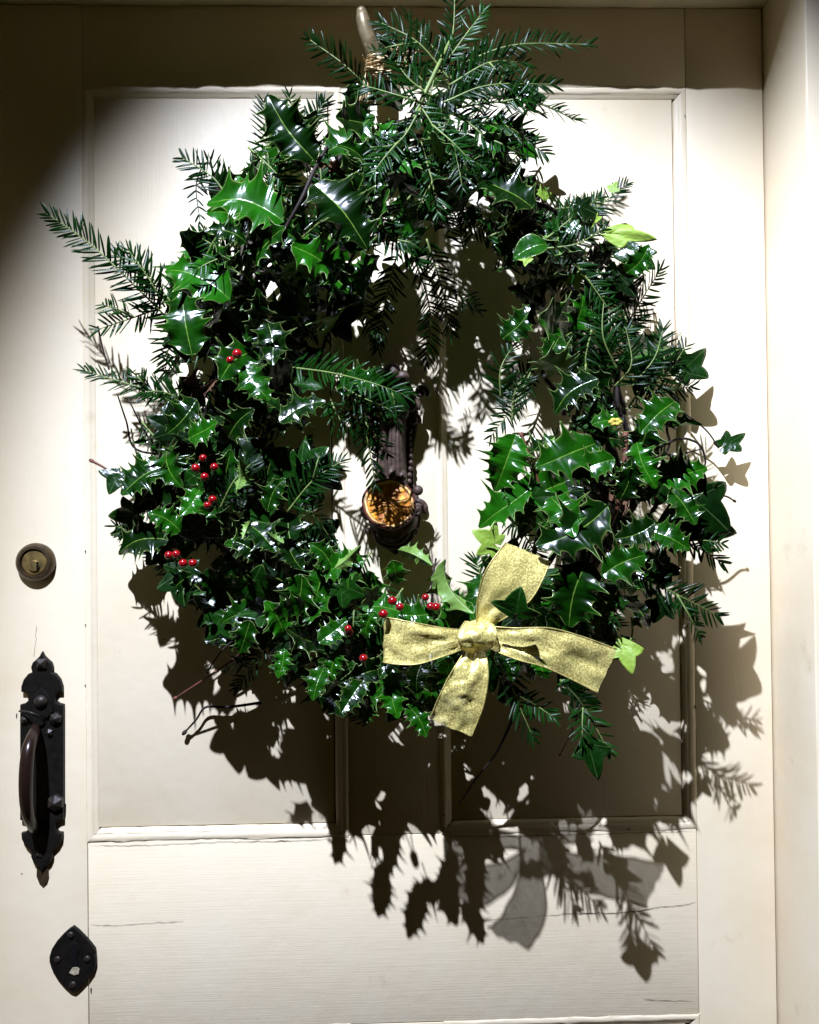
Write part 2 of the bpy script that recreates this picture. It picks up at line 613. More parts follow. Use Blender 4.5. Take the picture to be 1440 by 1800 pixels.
crack([(XL + 2, 1608), (210, 1610), (270, 1607), (320, 1606)], 0.45, 3.1)
crack([(930, 1612), (1010, 1609), (1090, 1609), (1150, 1602), (1190, 1599), (XR - 2, 1594)], 0.8, 8.4)
crack([(1120, 1762), (1160, 1765), (1210, 1768)], 0.6, 5.7)
crack([(820, 1617), (880, 1615), (930, 1612)], 0.4, 5.1, False)
crack([(XL + 3, 1471), (260, 1473), (380, 1470), (480, 1471), (590, 1469)], 0.6, 1.7, False)
crack([(MR + 10, 1470), (930, 1471), (1100, 1470), (XR - 3, 1469)], 0.6, 6.7, False)
crack([(860, 146), (960, 146), (1080, 147), (1190, 148)], 0.7, 2.2, False)
crack([(71, 1090), (69, 1118), (66, 1146)], 0.4, 9.4, False)
crack([(682, 8), (683, 40), (682, 140)], 0.5, 7.4, False)

rc = random.Random(12)
CH = [(156, 385), (157, 392), (156, 962), (154, 1195), (156, 640), (155, 1090), (1219, 200), (1222, 1250), (36, 1245), (160, 1720), (1100, 1463), (155, 1650)]
for (x, z) in CH:
    mb = MB()
    r0 = rc.uniform(0.8, 1.9)
    long = rc.uniform(1.4, 2.8)
    hz = z > 1450 and x > 200 and x < 1200
    vs = []
    for q in range(9):
        a = q * 2 * math.pi / 9
        rr = r0 * rc.uniform(0.6, 1.2)
        vs.append(Wd(x + math.cos(a) * rr * (long if hz else 0.55), z + math.sin(a) * rr * (1 if hz else long), -1.9))
    mb.add(vs + [v + Vector((0, 2.4 * S, 0)) for v in vs], [tuple(range(9))] + [(q, (q + 1) % 9, (q + 1) % 9 + 9, q + 9) for q in range(9)])
    mb.build('paint_chip', 'crack_dark', door, smooth=False)

# ------------------------------------------------------------------ the frame round the door
FD = 168
JD = 150
frame = thing('door_frame', 'cream painted door frame with deep jambs around the panelled door', 'door frame', Wd(1400, DOOR_B, 0))
box('jamb', 1362.5, 1460, -160, DOOR_B, -JD, 70, 'paint_v', frame, 3)
box('jamb', -120, -18, -160, DOOR_B, -JD, 70, 'paint_v', frame, 3)


def head():
    mb = MB()
    n = 120
    prof = [(70, 4), (-FD + 9, 4), (-FD + 3, 2), (-FD, -4), (-FD, -150), (70, -150)]
    vs, fs = [], []
    for i in range(n + 1):
        x = -17.5 + (1362 + 17.5) * i / n
        for k, (y, z) in enumerate(prof):
            w = 0
            if k in (1, 2, 3):
                w = 8.0 * noise.noise(Vector((x * 0.012, 3.3, 0))) + 4.5 * noise.noise(Vector((x * 0.05, 1.3, 0)))
                w = max(-2.5, w) + (7.0 if 130 < x < 330 else 0) * 0.5
            vs.append(Wd(x, z + w, y))
    m = len(prof)
    for i in range(n):
        for k in range(m):
            k2 = (k + 1) % m
            fs.append((i * m + k, i * m + k2, (i + 1) * m + k2, (i + 1) * m + k))
    fs += [tuple(range(m)), tuple(n * m + k for k in range(m))]
    mb.add(vs, fs)
    mb.build('head_jamb', 'paint_h', frame, autosmooth=40)


head()
box('architrave', 1456, 1610, -300, DOOR_B, -JD - 12, 70, 'paint_v', frame, 5)
box('architrave', -270, -116, -300, DOOR_B, -JD - 12, 70, 'paint_v', frame, 5)

# ------------------------------------------------------------------ cylinder lock
lock = thing('cylinder_lock', 'round brass cylinder lock with keyhole set above the black pull handle', 'lock', P(65, 988, 0))
mb = MB(); mb.lathe([(33, -1), (33.5, 5), (32, 11), (28, 15), (23.5, 15.5), (22.5, 11), (22, 9)], P(65, 988, 0), seg=48)
mb.build('collar', 'dark_brass', lock, origin=P(65, 988, 0), autosmooth=35)
mb = MB(); mb.lathe([(21.6, 6), (21.6, 11), (20, 12.4), (13, 12.8)], P(65, 988, 0), seg=40)
face = mb.build('cylinder_face', 'old_brass', lock, origin=P(65, 988, 0), autosmooth=35)
mb = MB(); mb.lathe([(9.5, 11), (9.5, 15), (8.5, 16)], P(66, 994, 0), seg=28)
mb.build('plug', 'old_brass', lock, origin=P(66, 994, 0), autosmooth=35)
key_o = [(64, 989), (66, 987), (68, 989), (67.4, 993), (68.2, 996), (67, 1001), (65, 1001), (64, 996), (64.8, 993)]
prism('keyway', key_o, 15, 16.6, 'black_hole', lock, 0)

# ------------------------------------------------------------------ pull handle
handle = thing('pull_handle', 'long black iron door pull with spade shaped ends and curved bronze grip', 'door handle', P(75, 1330, 0))
half = [(0, 1145), (4, 1153), (10, 1159), (16, 1164), (19, 1172), (17, 1181), (24, 1184), (32, 1194), (36, 1206), (36, 1216), (29, 1216),
        (24, 1222), (24, 1231), (30, 1236), (38, 1238), (38, 1300), (38, 1400), (38, 1440), (31, 1442), (25, 1447), (24, 1456), (29, 1462), (36, 1463), (35, 1474),
        (29, 1485), (21, 1493), (18, 1496), (19, 1504), (15, 1514), (9, 1520), (4, 1524), (0, 1532)]
cx = 75
out = [(cx + a, z) for a, z in half] + [(cx - a, z) for a, z in reversed(half[1:-1])]
prism('backplate', out, -1, 9, 'black_iron', handle, 2.5)
# brass tongue of an older plate below
tong = [(66, 1500), (85, 1500), (86, 1540), (83, 1550), (76, 1557), (69, 1550), (65, 1540)]
prism('lower_tongue', tong, -1, 4, 'dark_brass', handle, 1.2)
mb = MB()
pts = catmull([P(62, 1276, 8), P(60, 1288, 34), P(50, 1320, 62), P(46, 1370, 70), P(48, 1420, 60), P(57, 1450, 34), P(62, 1462, 8)], 30)
rad = [(4.5 + 7.0 * math.sin(math.pi * (0.10 + 0.80 * i / 29))) * S for i in range(30)]
mb.tube(pts, rad, 16)
mb.build('grip', 'bronze_grip', handle, origin=pts[0])


def stud(x, y, r, D0, h, mat='stud_iron', sides=4, rot=0.6, parent=None):
    mb = MB()
    c = P(x, y, D0)
    vs = []
    for rr, hh in ((r, 0), (r * 0.92, h * 0.5), (r * 0.15, h)):
        for j in range(sides):
            a = rot + 2 * math.pi * j / sides
            vs.append(c + Vector((math.cos(a) * rr * S, -hh * S, math.sin(a) * rr * S)))
    fs = []
    for i in range(2):
        for j in range(sides):
            k = (j + 1) % sides
            fs.append((i * sides + j, i * sides + k, (i + 1) * sides + k, (i + 1) * sides + j))
    fs.append(tuple(2 * sides + j for j in range(sides)))
    mb.add(vs, fs)
    mb.build('stud', mat, parent, origin=c, smooth=False)


stud(74, 1166, 12, 9, 9, parent=handle, rot=0.8)
stud(99, 1262, 11, 9, 11, parent=handle, sides=6, rot=0.3)
stud(44, 1264, 8, 9, 8, parent=handle, sides=6, rot=0.3)
stud(88, 1287, 7, 9, 7, parent=handle, sides=5)
stud(99, 1410, 15, 9, 13, parent=handle, sides=6, rot=0.5)
stud(70, 1500, 8, 9, 4, parent=handle, sides=4)
prism('latch_block', [(56, 1252), (60, 1224), (75, 1207), (90, 1226), (94, 1250), (84, 1262)], 8, 14, 'black_iron', handle, 2)
mb = MB(); mb.ball(P(72, 1233, 14), (12 * S, 9 * S, 11 * S))
mb.build('thumb_press', 'stud_iron', handle, origin=P(72, 1233, 14))
mb = MB()
wp = catmull([P(34, 1250, 16), P(48, 1251, 26), P(63, 1256, 27), P(74, 1263, 18), P(78, 1268, 10)], 18)
mb.tube(wp, 1.7 * S, 8)
mb.build('wire_loop', 'stud_iron', handle, origin=wp[0])

# ------------------------------------------------------------------ key escutcheon
esc = thing('key_escutcheon', 'black pointed oval keyhole plate screwed on below the pull handle', 'keyhole plate', P(130, 1686, 0))
o2 = []
for (x, z) in [(130, 1627), (139, 1634), (150, 1645), (161, 1658), (168, 1667), (169, 1672), (167, 1675), (170, 1683), (170, 1694), (166, 1707), (157, 1720), (146, 1732), (138, 1740), (132, 1744),
               (124, 1741), (113, 1731), (102, 1718), (92, 1702), (88, 1689), (88, 1680), (92, 1667), (101, 1653), (113, 1640), (122, 1632)]:
    o2.append((x, z))
prism('plate', o2, -1, 7, 'black_iron', esc, 2.5)
prism('keyhole_cover', [(124, 1658), (131, 1655), (137, 1659), (140, 1670), (137, 1680), (137, 1702), (124, 1702), (124, 1680), (121, 1670)], 6, 9, 'black_iron', esc, 1.0)
prism('keyhole', [(127, 1662), (131, 1660), (135, 1663), (136, 1671), (133, 1678), (134, 1698), (127, 1698), (128, 1678), (125, 1671)], 8, 9.7, 'black_hole', esc, 0)
prism('paint_fragment', [(122, 1710), (128, 1700), (136, 1699), (140, 1704), (139, 1712), (131, 1714)], 6, 9.5, 'pale_putty', esc, 1.0)
for (x, z) in ((127, 1640), (104, 1683), (156, 1682), (131, 1727)):
    mb = MB(); mb.lathe([(6, 6), (6, 8), (4.5, 9.6), (2, 10)], P(x, z, 0), seg=16)
    mb.build('screw', 'stud_iron', esc, origin=P(x, z, 0))

# ------------------------------------------------------------------ door knocker on the muntin
kn = thing('door_knocker', 'dark iron door knocker with fluted shaft and scrolled ornaments', 'door knocker', P(690, 950, 0))
prism('backplate', [(655, 690), (668, 668), (690, 650), (714, 664), (730, 690), (736, 740), (726, 800), (728, 850), (742, 890), (738, 925), (722, 950), (706, 968), (695, 976), (680, 965),
                    (662, 945), (648, 918), (646, 885), (658, 845), (662, 800), (652, 740)], -2, 12, 'knocker_iron', kn, 4)
mb = MB()
rows, m = 26, 40
vs, fs = [], []
for i in range(rows):
    u = i / (rows - 1)
    y = 690 + (866 - 690) * u
    hw = 25 + 7 * (1 - u) ** 2.2 * 0.4 + 5 * u - 4 * math.sin(math.pi * u)
    dep = 34 + 10 * math.sin(math.pi * (0.15 + 0.7 * u))
    for j in range(m):
        a = -1 + 2 * j / (m - 1)
        fl = 2.6 * abs(math.sin(a * math.pi * 3.5)) ** 0.7
        d = dep * (1 - abs(a) ** 4) ** 0.6 - 2.6 + fl
        vs.append(P(690 + hw * a, y + 1.5 * math.sin(i * 2.1 + j), 10 + max(d, 0)))
for i in range(rows - 1):
    for j in range(m - 1):
        fs.append((i * m + j, i * m + j + 1, (i + 1) * m + j + 1, (i + 1) * m + j))
mb.add(vs, fs)
mb.build('fluted_shaft', 'knocker_iron', kn)


def volute(name, x, y, r, D, turns, hand, thick):
    mb = MB()
    pts, rad = [], []
    n = int(26 * turns)
    for i in range(n):
        u = i / (n - 1)
        a = hand * 2 * math.pi * turns * u + 0.6
        rr = r * (1 - 0.82 * u)
        pts.append(P(x + rr * math.cos(a), y + rr * math.sin(a), D + 10 * u))
        rad.append(thick * (1 - 0.35 * u) * S)
    mb.tube(pts, rad, 9)
    mb.ball(P(x, y, D + 2), (r * 0.62 * S, r * 0.6 * S, r * 0.62 * S))
    mb.build(name, 'knocker_iron', kn, origin=P(x, y, D))


volute('scroll', 654, 714, 11, 34, 1.6, 1, 5)
volute('scroll', 722, 712, 13, 40, 1.7, -1, 6)
volute('scroll', 741, 690, 11, 34, 1.2, -1, 6)
volute('scroll', 656, 735, 8, 30, 1.4, 1, 4)
volute('scroll', 728, 738, 9, 30, 1.4, -1, 5)
volute('scroll', 733, 894, 16, 30, 1.8, -1, 5)
volute('scroll', 650, 897, 15, 30, 1.8, 1, 5)
mb = MB()
for (x, y, r, D) in ((690, 652, 14, 22), (708, 664, 13, 24), (674, 664, 12, 22), (697, 680, 17, 26), (735, 862, 9, 30), (647, 934, 6, 18), (730, 934, 6, 18)):
    mb.ball(P(x, y, D), (r * S, r * 0.9 * S, r * S))
mb.build('crown', 'knocker_iron', kn, origin=P(690, 660, 20))
for sgn in (-1, 1):
    mb = MB()
    for q in range(9):
        yy = 758 + q * 11
        mb.ball(P(690 + sgn * (31 - 1.5 * math.sin(q)), yy, 20), (4.2 * S, 5 * S, 4.8 * S), 10, 7)
    mb.build('bead_row', 'knocker_iron', kn)
for (x, y, a, L) in ((690, 712, 1.57, 34), (672, 706, 1.85, 28), (708, 706, 1.29, 28), (690, 846, -1.57, 26), (676, 848, -1.9, 22), (704, 848, -1.24, 22)):
    mb = MB()
    pts = [P(x + math.cos(a) * L * q / 7, y + math.sin(a) * L * q / 7, 50 + 9 * math.sin(q / 7 * 3.0)) for q in range(8)]
    mb.tube(pts, [(1.5 + 6.0 * math.sin(math.pi * (q + 0.6) / 8)) * S for q in range(8)], 8, flat=0.6)
    mb.build('acanthus_leaf', 'knocker_iron', kn)
mb = MB()
mb.lathe([(44, 8), (43, 20), (38, 30), (33, 36), (26, 38), (14, 40)], P(692, 912, 0), seg=36, sx=0.98, sz=0.95)
mb.build('strike_boss', 'knocker_iron', kn, origin=P(692, 912, 0), autosmooth=40)
mb = MB()
for k, rr in enumerate((16, 26, 35)):
    pts = [P(692 + rr * math.cos(a), 934 + rr * 0.85 * math.sin(a), 34 - 5 * k) for a in [math.pi * q / 16 for q in range(17)]]
    mb.tube(pts, 3.0 * S, 7)
mb.build('swag', 'knocker_iron', kn)

# ------------------------------------------------------------------ leaf meshes
TH_LEAF = 0.006


def two_sided(vs, fs, marks, top, under, name):
    """closes a leaf surface into a thin two-sided blade: slot 0 upper side, slot 1 underside"""
    n = len(vs)
    tmp = bpy.data.meshes.new('tmp')
    tmp.from_pydata(vs, [], fs)
    tmp.update()
    nor = [v.normal.copy() for v in tmp.vertices]
    cnt = {}
    for f in fs:
        for i in range(len(f)):
            e = (f[i], f[(i + 1) % len(f)])
            k = tuple(sorted(e))
            cnt.setdefault(k, []).append(e)
    rim = [e[0] for e in cnt.values() if len(e) == 1]
    bpy.data.meshes.remove(tmp)
    allv = list(vs) + [Vector(v) - nn * TH_LEAF for v, nn in zip(vs, nor)]
    allf = list(fs) + [tuple(i + n for i in reversed(f)) for f in fs] + [(b, a, a + n, b + n) for a, b in rim]
    me = bpy.data.meshes.new(name)
    me.from_pydata(allv, [], allf)
    me.materials.append(MAT[top])
    me.materials.append(MAT[under])
    nf = len(fs)
    for i, p in enumerate(me.polygons):
        p.use_smooth = i < 2 * nf
        p.material_index = 0 if i < nf else 1
    ca = me.color_attributes.new('mark', 'FLOAT_COLOR', 'POINT')
    for i in range(2 * n):
        r, g, b = marks[i % n]
        ca.data[i].color = (r, g, b, 1)
    me.update()
    return me


def holly_mesh(seed, nsp=5, width=0.29, wave=0.10, curl=0.25, fold=0.18, spine=1.0, top='holly_top', under='holly_under'):
    rnd = random.Random(seed)
    per = 10
    rows = nsp * per + 1
    cols = [0, 0.035, 0.3, 0.58, 0.82, 0.955, 1.0]
    ks = [c for c in reversed(cols)]
    xs = [-c for c in ks[:-1]] + cols
    vs, marks = [], []
    side_ph = {1: rnd.uniform(-0.06, 0.06), -1: rnd.uniform(-0.06, 0.06)}
    wsg = {1: rnd.choice((-1, 1)), -1: rnd.choice((-1, 1))}
    amp = [rnd.uniform(0.8, 1.45) for _ in range(40)]
    bend = rnd.uniform(-0.10, 0.10)
    for i in range(rows):
        t = i / (rows - 1)
        env = width * (math.sin(math.pi * min(1, t ** 0.80 * 0.97 + 0.015)) ** 0.75)
        for x in xs:
            s = 1 if x >= 0 else -1
            ax = abs(x)
            ph = t * nsp + side_ph[s] * nsp * math.sin(math.pi * t)
            q = ph - math.floor(ph + 0.5)
            k = int(math.floor(ph + 0.5))
            spike = math.exp(-abs(q) * 8.5) * spine
            # between spines the margin is hollow
            hollow = 0.74 - 0.10 * (1 - abs(q) * 2)
            e = env * (hollow + 0.72 * spike * amp[k % 20] * min(1, 6 * (1 - t)) * min(1, 9 * t))
            if spine == 0:
                e = env * 0.95
            w = x * e
            fwdlean = 0.035 * spike * ax ** 3 * min(1, 4 * (1 - t))
            z = fold * ax * e * 2.0
            z += wave * wsg[s] * math.cos(math.pi * ph) * ax ** 2 * math.sin(math.pi * t) * (0.6 + 0.5 * spike) * amp[(k + 7) % 20]
            z += -curl * (t - 0.35) ** 2 + 0.01 * math.sin(t * 9 + seed)
            yy = t + fwdlean
            vs.append(Vector((w + bend * math.sin(math.pi * t), yy, z)))
            marks.append((1.0 if ax == 0 else 0.0, 1.0 if ax == 1 else (0.12 if ax > 0.95 else 0.0), t * 1.0 - ax * 0.16))
    # stalk end
    m = len(xs)
    fs = []
    for i in range(rows - 1):
        for j in range(m - 1):
            fs.append((i * m + j, i * m + j + 1, (i + 1) * m + j + 1, (i + 1) * m + j))
    return two_sided(vs, fs, marks, top, under, 'holly_leaf')


HOLLY = []
for k in range(12):
    rnd = random.Random(100 + k)
    HOLLY.append(holly_mesh(k, rnd.choice((5, 6, 6, 7)), rnd.uniform(0.28, 0.34), rnd.uniform(0.07, 0.16), rnd.uniform(0.05, 0.5), rnd.uniform(0.02, 0.26)))
HOLLY_SMOOTH = holly_mesh(50, 4, 0.26, 0.02, 0.2, 0.2, 0.0)
HOLLY_CURL = [holly_mesh(60 + k, 5, 0.22, 0.12, 0.9, 0.55) for k in range(3)]


def ivy_mesh(seed, lobes, top='ivy_top', under='ivy_under', cup=0.30):
    """palmate leaf: stalk joint at the origin, apex towards +Y, length 1 from joint to apex"""
    rnd = random.Random(seed)
    tips = [(math.radians(a + rnd.uniform(-5, 5)), l * rnd.uniform(0.92, 1.08)) for a, l in lobes]
    tips[len(tips) // 2] = (0.0, 0.78)
    angs = []
    A0, A1 = math.radians(-168), math.radians(168)
    knots = [(A0, 0.20)]
    for i, (a, l) in enumerate(tips):
        knots.append((a, l))
        if i < len(tips) - 1:
            b, l2 = tips[i + 1]
            knots.append(((a + b) / 2 + rnd.uniform(-0.05, 0.05), min(l, l2) * rnd.uniform(0.66, 0.80)))
    knots.append((A1, 0.20))
    samples = []
    for i in range(len(knots) - 1):
        (a, r), (b, r2) = knots[i], knots[i + 1]
        pa, pb = Vector((math.sin(a) * r, math.cos(a) * r)), Vector((math.sin(b) * r2, math.cos(b) * r2))
        for q in (0, 0.08, 0.25, 0.5, 0.75, 0.93):
            pq = pa.lerp(pb, q)
            pq = pq * (1 + 0.10 * math.sin(math.pi * q))
            samples.append((math.atan2(pq.x, pq.y), pq.length, (q == 0 and i % 2 == 1)))
    samples.append((A1, 0.20, False))
    rings = [0.06, 0.35, 0.65, 0.9, 1.0]
    vs, marks, fs = [Vector((0, 0.22, 0))], [(1, 0, 0)], []
    ph = rnd.uniform(0, 6)
    for ri, rr in enumerate(rings):
        for (a, r, vein) in samples:
            x, y = math.sin(a) * r * rr, math.cos(a) * r * rr
            z = cup * (abs(math.sin(a * 2.5 + ph)) * 0.5 * (r * rr) ** 1.5) - 0.22 * (x * x) - 0.25 * max(0, y) ** 2 + 0.03 * math.sin(5 * x + ph) + 0.06 * abs(x)
            vs.append(Vector((x, y + 0.22, z)))
            marks.append((1.0 - 0.5 * rr if vein else 0.0, 1.0 if ri == 4 else 0.0, rr * 0.5))
    n = len(samples)
    for j in range(n - 1):
        fs.append((0, 1 + j + 1, 1 + j))
    for ri in range(len(rings) - 1):
        for j in range(n - 1):
            a = 1 + ri * n + j
            fs.append((a, a + 1, a + 1 + n, a + n))
    return two_sided(vs, fs, marks, top, under, 'ivy_leaf')


L5 = [(-118, 0.38), (-58, 0.60), (0, 0.78), (58, 0.60), (118, 0.38)]
L3 = [(-70, 0.55), (0, 0.78), (70, 0.55)]
IVY = [ivy_mesh(k, L5 if k % 3 else L3) for k in range(5)]
IVY_PALE = [ivy_mesh(20 + k, L5 if k % 2 else L3, 'ivy_under', 'ivy_under') for k in range(3)]


def leaf_matrix(B, T, nrm, roll=0.0, wid=1.0):
    y = T - B
    L = y.length
    y = y / L
    z = nrm - y * nrm.dot(y)
    z = z.normalized() if z.length > 1e-5 else y.orthogonal().normalized()
    if roll:
        z = Matrix.Rotation(roll, 3, y) @ z
    x = y.cross(z)
    return Matrix(((x.x * L * wid, y.x * L, z.x * L, B.x), (x.y * L * wid, y.y * L, z.y * L, B.y), (x.z * L * wid, y.z * L, z.z * L, B.z), (0, 0, 0, 1)))


# ------------------------------------------------------------------ the wreath
HANG = P(690, 170, 20)
wreath = thing('wreath', 'large holly, yew and ivy wreath with red berries hung on the cream door', 'wreath', HANG)
FACE = Vector((0, -1, 0))
UPV = Vector((0, 0, 1))


def face_normal(tilt=0.35, jit=0.35, rnd=random):
    return (FACE + UPV * tilt + Vector((rnd.gauss(0, jit), 0, rnd.gauss(0, jit)))).normalized()


n_holly = 0


def holly(bx, by, tx, ty, D, mesh=None, tilt=0.3, jit=0.18, dT=0, wid=1.0, roll=0.0, name='holly_leaf'):
    global n_holly
    me = mesh or random.choice(HOLLY)
    M = leaf_matrix(PW(bx, by, D), PW(tx, ty, D + dT), face_normal(tilt, jit), roll, wid)
    put(name, me, wreath, M)
    n_holly += 1


def ivy(bx, by, tx, ty, D, mesh=None, tilt=0.15, jit=0.12, dT=0, roll=0.0, wid=1.0):
    me = mesh or random.choice(IVY)
    M = leaf_matrix(PW(bx, by, D), PW(tx, ty, D + dT), face_normal(tilt, jit), roll, wid)
    put('ivy_leaf', me, wreath, M)


def yew(path, nl=34.0, gap=5.6, fan=1.0, dens=1.0, stem='green_stem', sr=1.8, nrm=None, seed=None):
    """path: list of (px, py, D); two ranks of flat curved needles along a tapering stem"""
    rnd = random.Random(seed if seed is not None else random.random())
    raw = [PW(*q) for q in path]
    length = sum((raw[i + 1] - raw[i]).length for i in range(len(raw) - 1)) / S
    n = max(8, int(length / gap * dens))
    c = catmull(raw, n)
    origin = c[0].copy()
    mb = MB()
    mb.tube(c, [(sr * (1 - 0.65 * i / (n - 1))) * S for i in range(n)], 6)
    st = mb.build('yew_sprig', stem, wreath, origin=origin)
    plane = (nrm or face_normal(0.15, 0.35, rnd))
    vs, fs, marks = [], [], []
    for i in range(1, n):
        u = i / (n - 1)
        t = (c[min(i + 1, n - 1)] - c[i - 1]).normalized()
        pz = (plane - t * plane.dot(t)).normalized()
        px = t.cross(pz)
        for s in (-1, 1):
            if rnd.random() < 0.10:
                continue
            L = nl * S * rnd.uniform(0.78, 1.1) * (1 - 0.45 * u ** 4) * (0.55 + 0.45 * min(1, u * 6))
            lift = rnd.uniform(0.0, 0.75)
            ang = math.radians(rnd.uniform(46, 74)) * fan * (1 - 0.55 * u ** 6)
            d0 = (t * math.cos(ang) + px * s * math.sin(ang) + pz * lift * 0.8).normalized()
            bendv = (t * 0.55 * rnd.uniform(0.2, 1.0) - pz * rnd.uniform(0.15, 0.8))
            base = c[i] + t * rnd.uniform(-1.5, 1.5) * S
            side = d0.cross(pz)
            side = (side.normalized() if side.length > 1e-5 else t)
            side = Matrix.Rotation(rnd.uniform(-0.6, 0.6), 3, d0) @ side
            up_n = side.cross(d0).normalized()
            if up_n.dot(pz) < 0:
                up_n = -up_n
            w = rnd.uniform(1.5, 2.1) * S
            k0 = len(vs)
            for q, ww in ((0, 0.5), (0.2, 0.95), (0.55, 1.0), (0.85, 0.7), (1.0, 0.06)):
                p = base + d0 * L * q + bendv * L * 0.34 * q * q
                vs += [p - side * w * ww, p + up_n * w * 0.42 * ww, p + side * w * ww]
                marks += [(0, 0, q), (1, 0, q), (0, 0, q)]
            for r in range(4):
                for h in range(2):
                    a = k0 + r * 3 + h
                    fs.append((a, a + 1, a + 4, a + 3))
    me = bpy.data.meshes.new('needles')
    me.from_pydata([v - origin for v in vs], [], fs)
    me.materials.append(MAT['yew_needle'])
    me.polygons.foreach_set('use_smooth', [True] * len(me.polygons))
    ca = me.color_attributes.new('mark', 'FLOAT_COLOR', 'POINT')
    ca.data.foreach_set('color', [q for m_ in marks for q in (*m_, 1.0)])
    me.update()
    o = put('needles', me, st, Matrix.Translation(origin))
    o['kind'] = 'stuff'
    return st


def twig(path, r0, r1, mat='twig_bark', bud=0.0, name='twig', n=22, wob=0.0):
    c = catmull([PW(*q) for q in path], n)
    if wob:
        for i, p in enumerate(c):
            c[i] = p + wob * S * Vector((noise.noise(p * 60), noise.noise(p * 60 + Vector((9, 0, 0))), noise.noise(p * 60 + Vector((0, 9, 0)))))
    mb = MB()
    mb.tube(c, [(r0 + (r1 - r0) * i / (n - 1)) * S for i in range(n)], 7)
    o = mb.build(name, mat, wreath, origin=c[0])
    if bud:
        b = MB()
        d = (c[-1] - c[-2]).normalized()
        ax = d.to_track_quat('Z', 'Y').to_matrix()
        b.ball(c[-1] + d * bud * 0.4 * S, (bud * 0.62 * S, bud * 0.62 * S, bud * S), 10, 7, ax)
        b.build('bud', mat, o, origin=c[-1])
    return o


OUT = [(620, 175), (500, 195), (400, 340), (330, 440), (305, 540), (300, 690), (240, 780), (210, 880), (230, 960), (300, 1010), (380, 1080), (480, 1165), (590, 1235),
       (720, 1265), (860, 1190), (960, 1180), (1060, 1150), (1140, 1060), (1210, 980), (1250, 890), (1200, 780), (1180, 660), (1120, 570), (1120, 450), (1040, 370), (940, 320), (930, 200), (850, 140), (720, 130)]
INN = [(668, 450), (760, 400), (850, 430), (905, 490), (930, 570), (900, 650), (885, 720), (880, 800), (870, 880), (885, 950), (850, 1020), (800, 1085), (690, 1050), (600, 1000), (550, 930), (560, 850), (545, 760),
       (530, 690), (560, 610), (630, 540)]


def inside(p, poly):
    x, y = p
    r = False
    j = len(poly) - 1
    for i in range(len(poly)):
        xi, yi = poly[i]
        xj, yj = poly[j]
        if (yi > y) != (yj > y) and x < (xj - xi) * (y - yi) / (yj - yi) + xi:
            r = not r
        j = i
    return r


def edge_dist(p, poly):
    best = 1e9
    for i in range(len(poly)):
        a, b = Vector(poly[i]), Vector(poly[(i + 1) % len(poly)])
        ab = b - a
        t = max(0, min(1, (Vector(p) - a).dot(ab) / ab.length_squared))
        best = min(best, (a + ab * t - Vector(p)).length)
    return best


def ring_point(rnd, margin=10):
    while True:
        p = (rnd.uniform(180, 1280), rnd.uniform(120, 1290))
        if inside(p, OUT) and not inside(p, INN):
            d = min(edge_dist(p, OUT), edge_dist(p, INN))
            if d > margin:
                return p, d


# ring of bundled stems
rr = random.Random(5)
mid = []
for k in range(40):
    a = 2 * math.pi * k / 40
    ray = Vector((math.cos(a), math.sin(a)))
    c0 = Vector((715, 730))

    def reach(poly):
        t = 0
        while inside(c0 + ray * t, poly) or t < 100:
            t += 6
            if t > 900:
                break
        return t
    mid.append(c0 + ray * (reach(INN) + reach(OUT)) / 2)
for k in range(7):
    off = rr.uniform(-45, 45)
    ph = rr.uniform(0, 6)
    pts = []
    for i in range(41):
        q = mid[i % 40]
        w = off + 26 * math.sin(i * 0.55 + ph)
        d = (q - Vector((715, 730))).normalized()
        q2 = q + d * w
        pts.append((q2.x, q2.y, 55 + 26 * math.cos(i * 0.55 + ph)))
    twig(pts, 4.5, 4.0, 'twig_bark', n=160, name='ring_stem', wob=6)

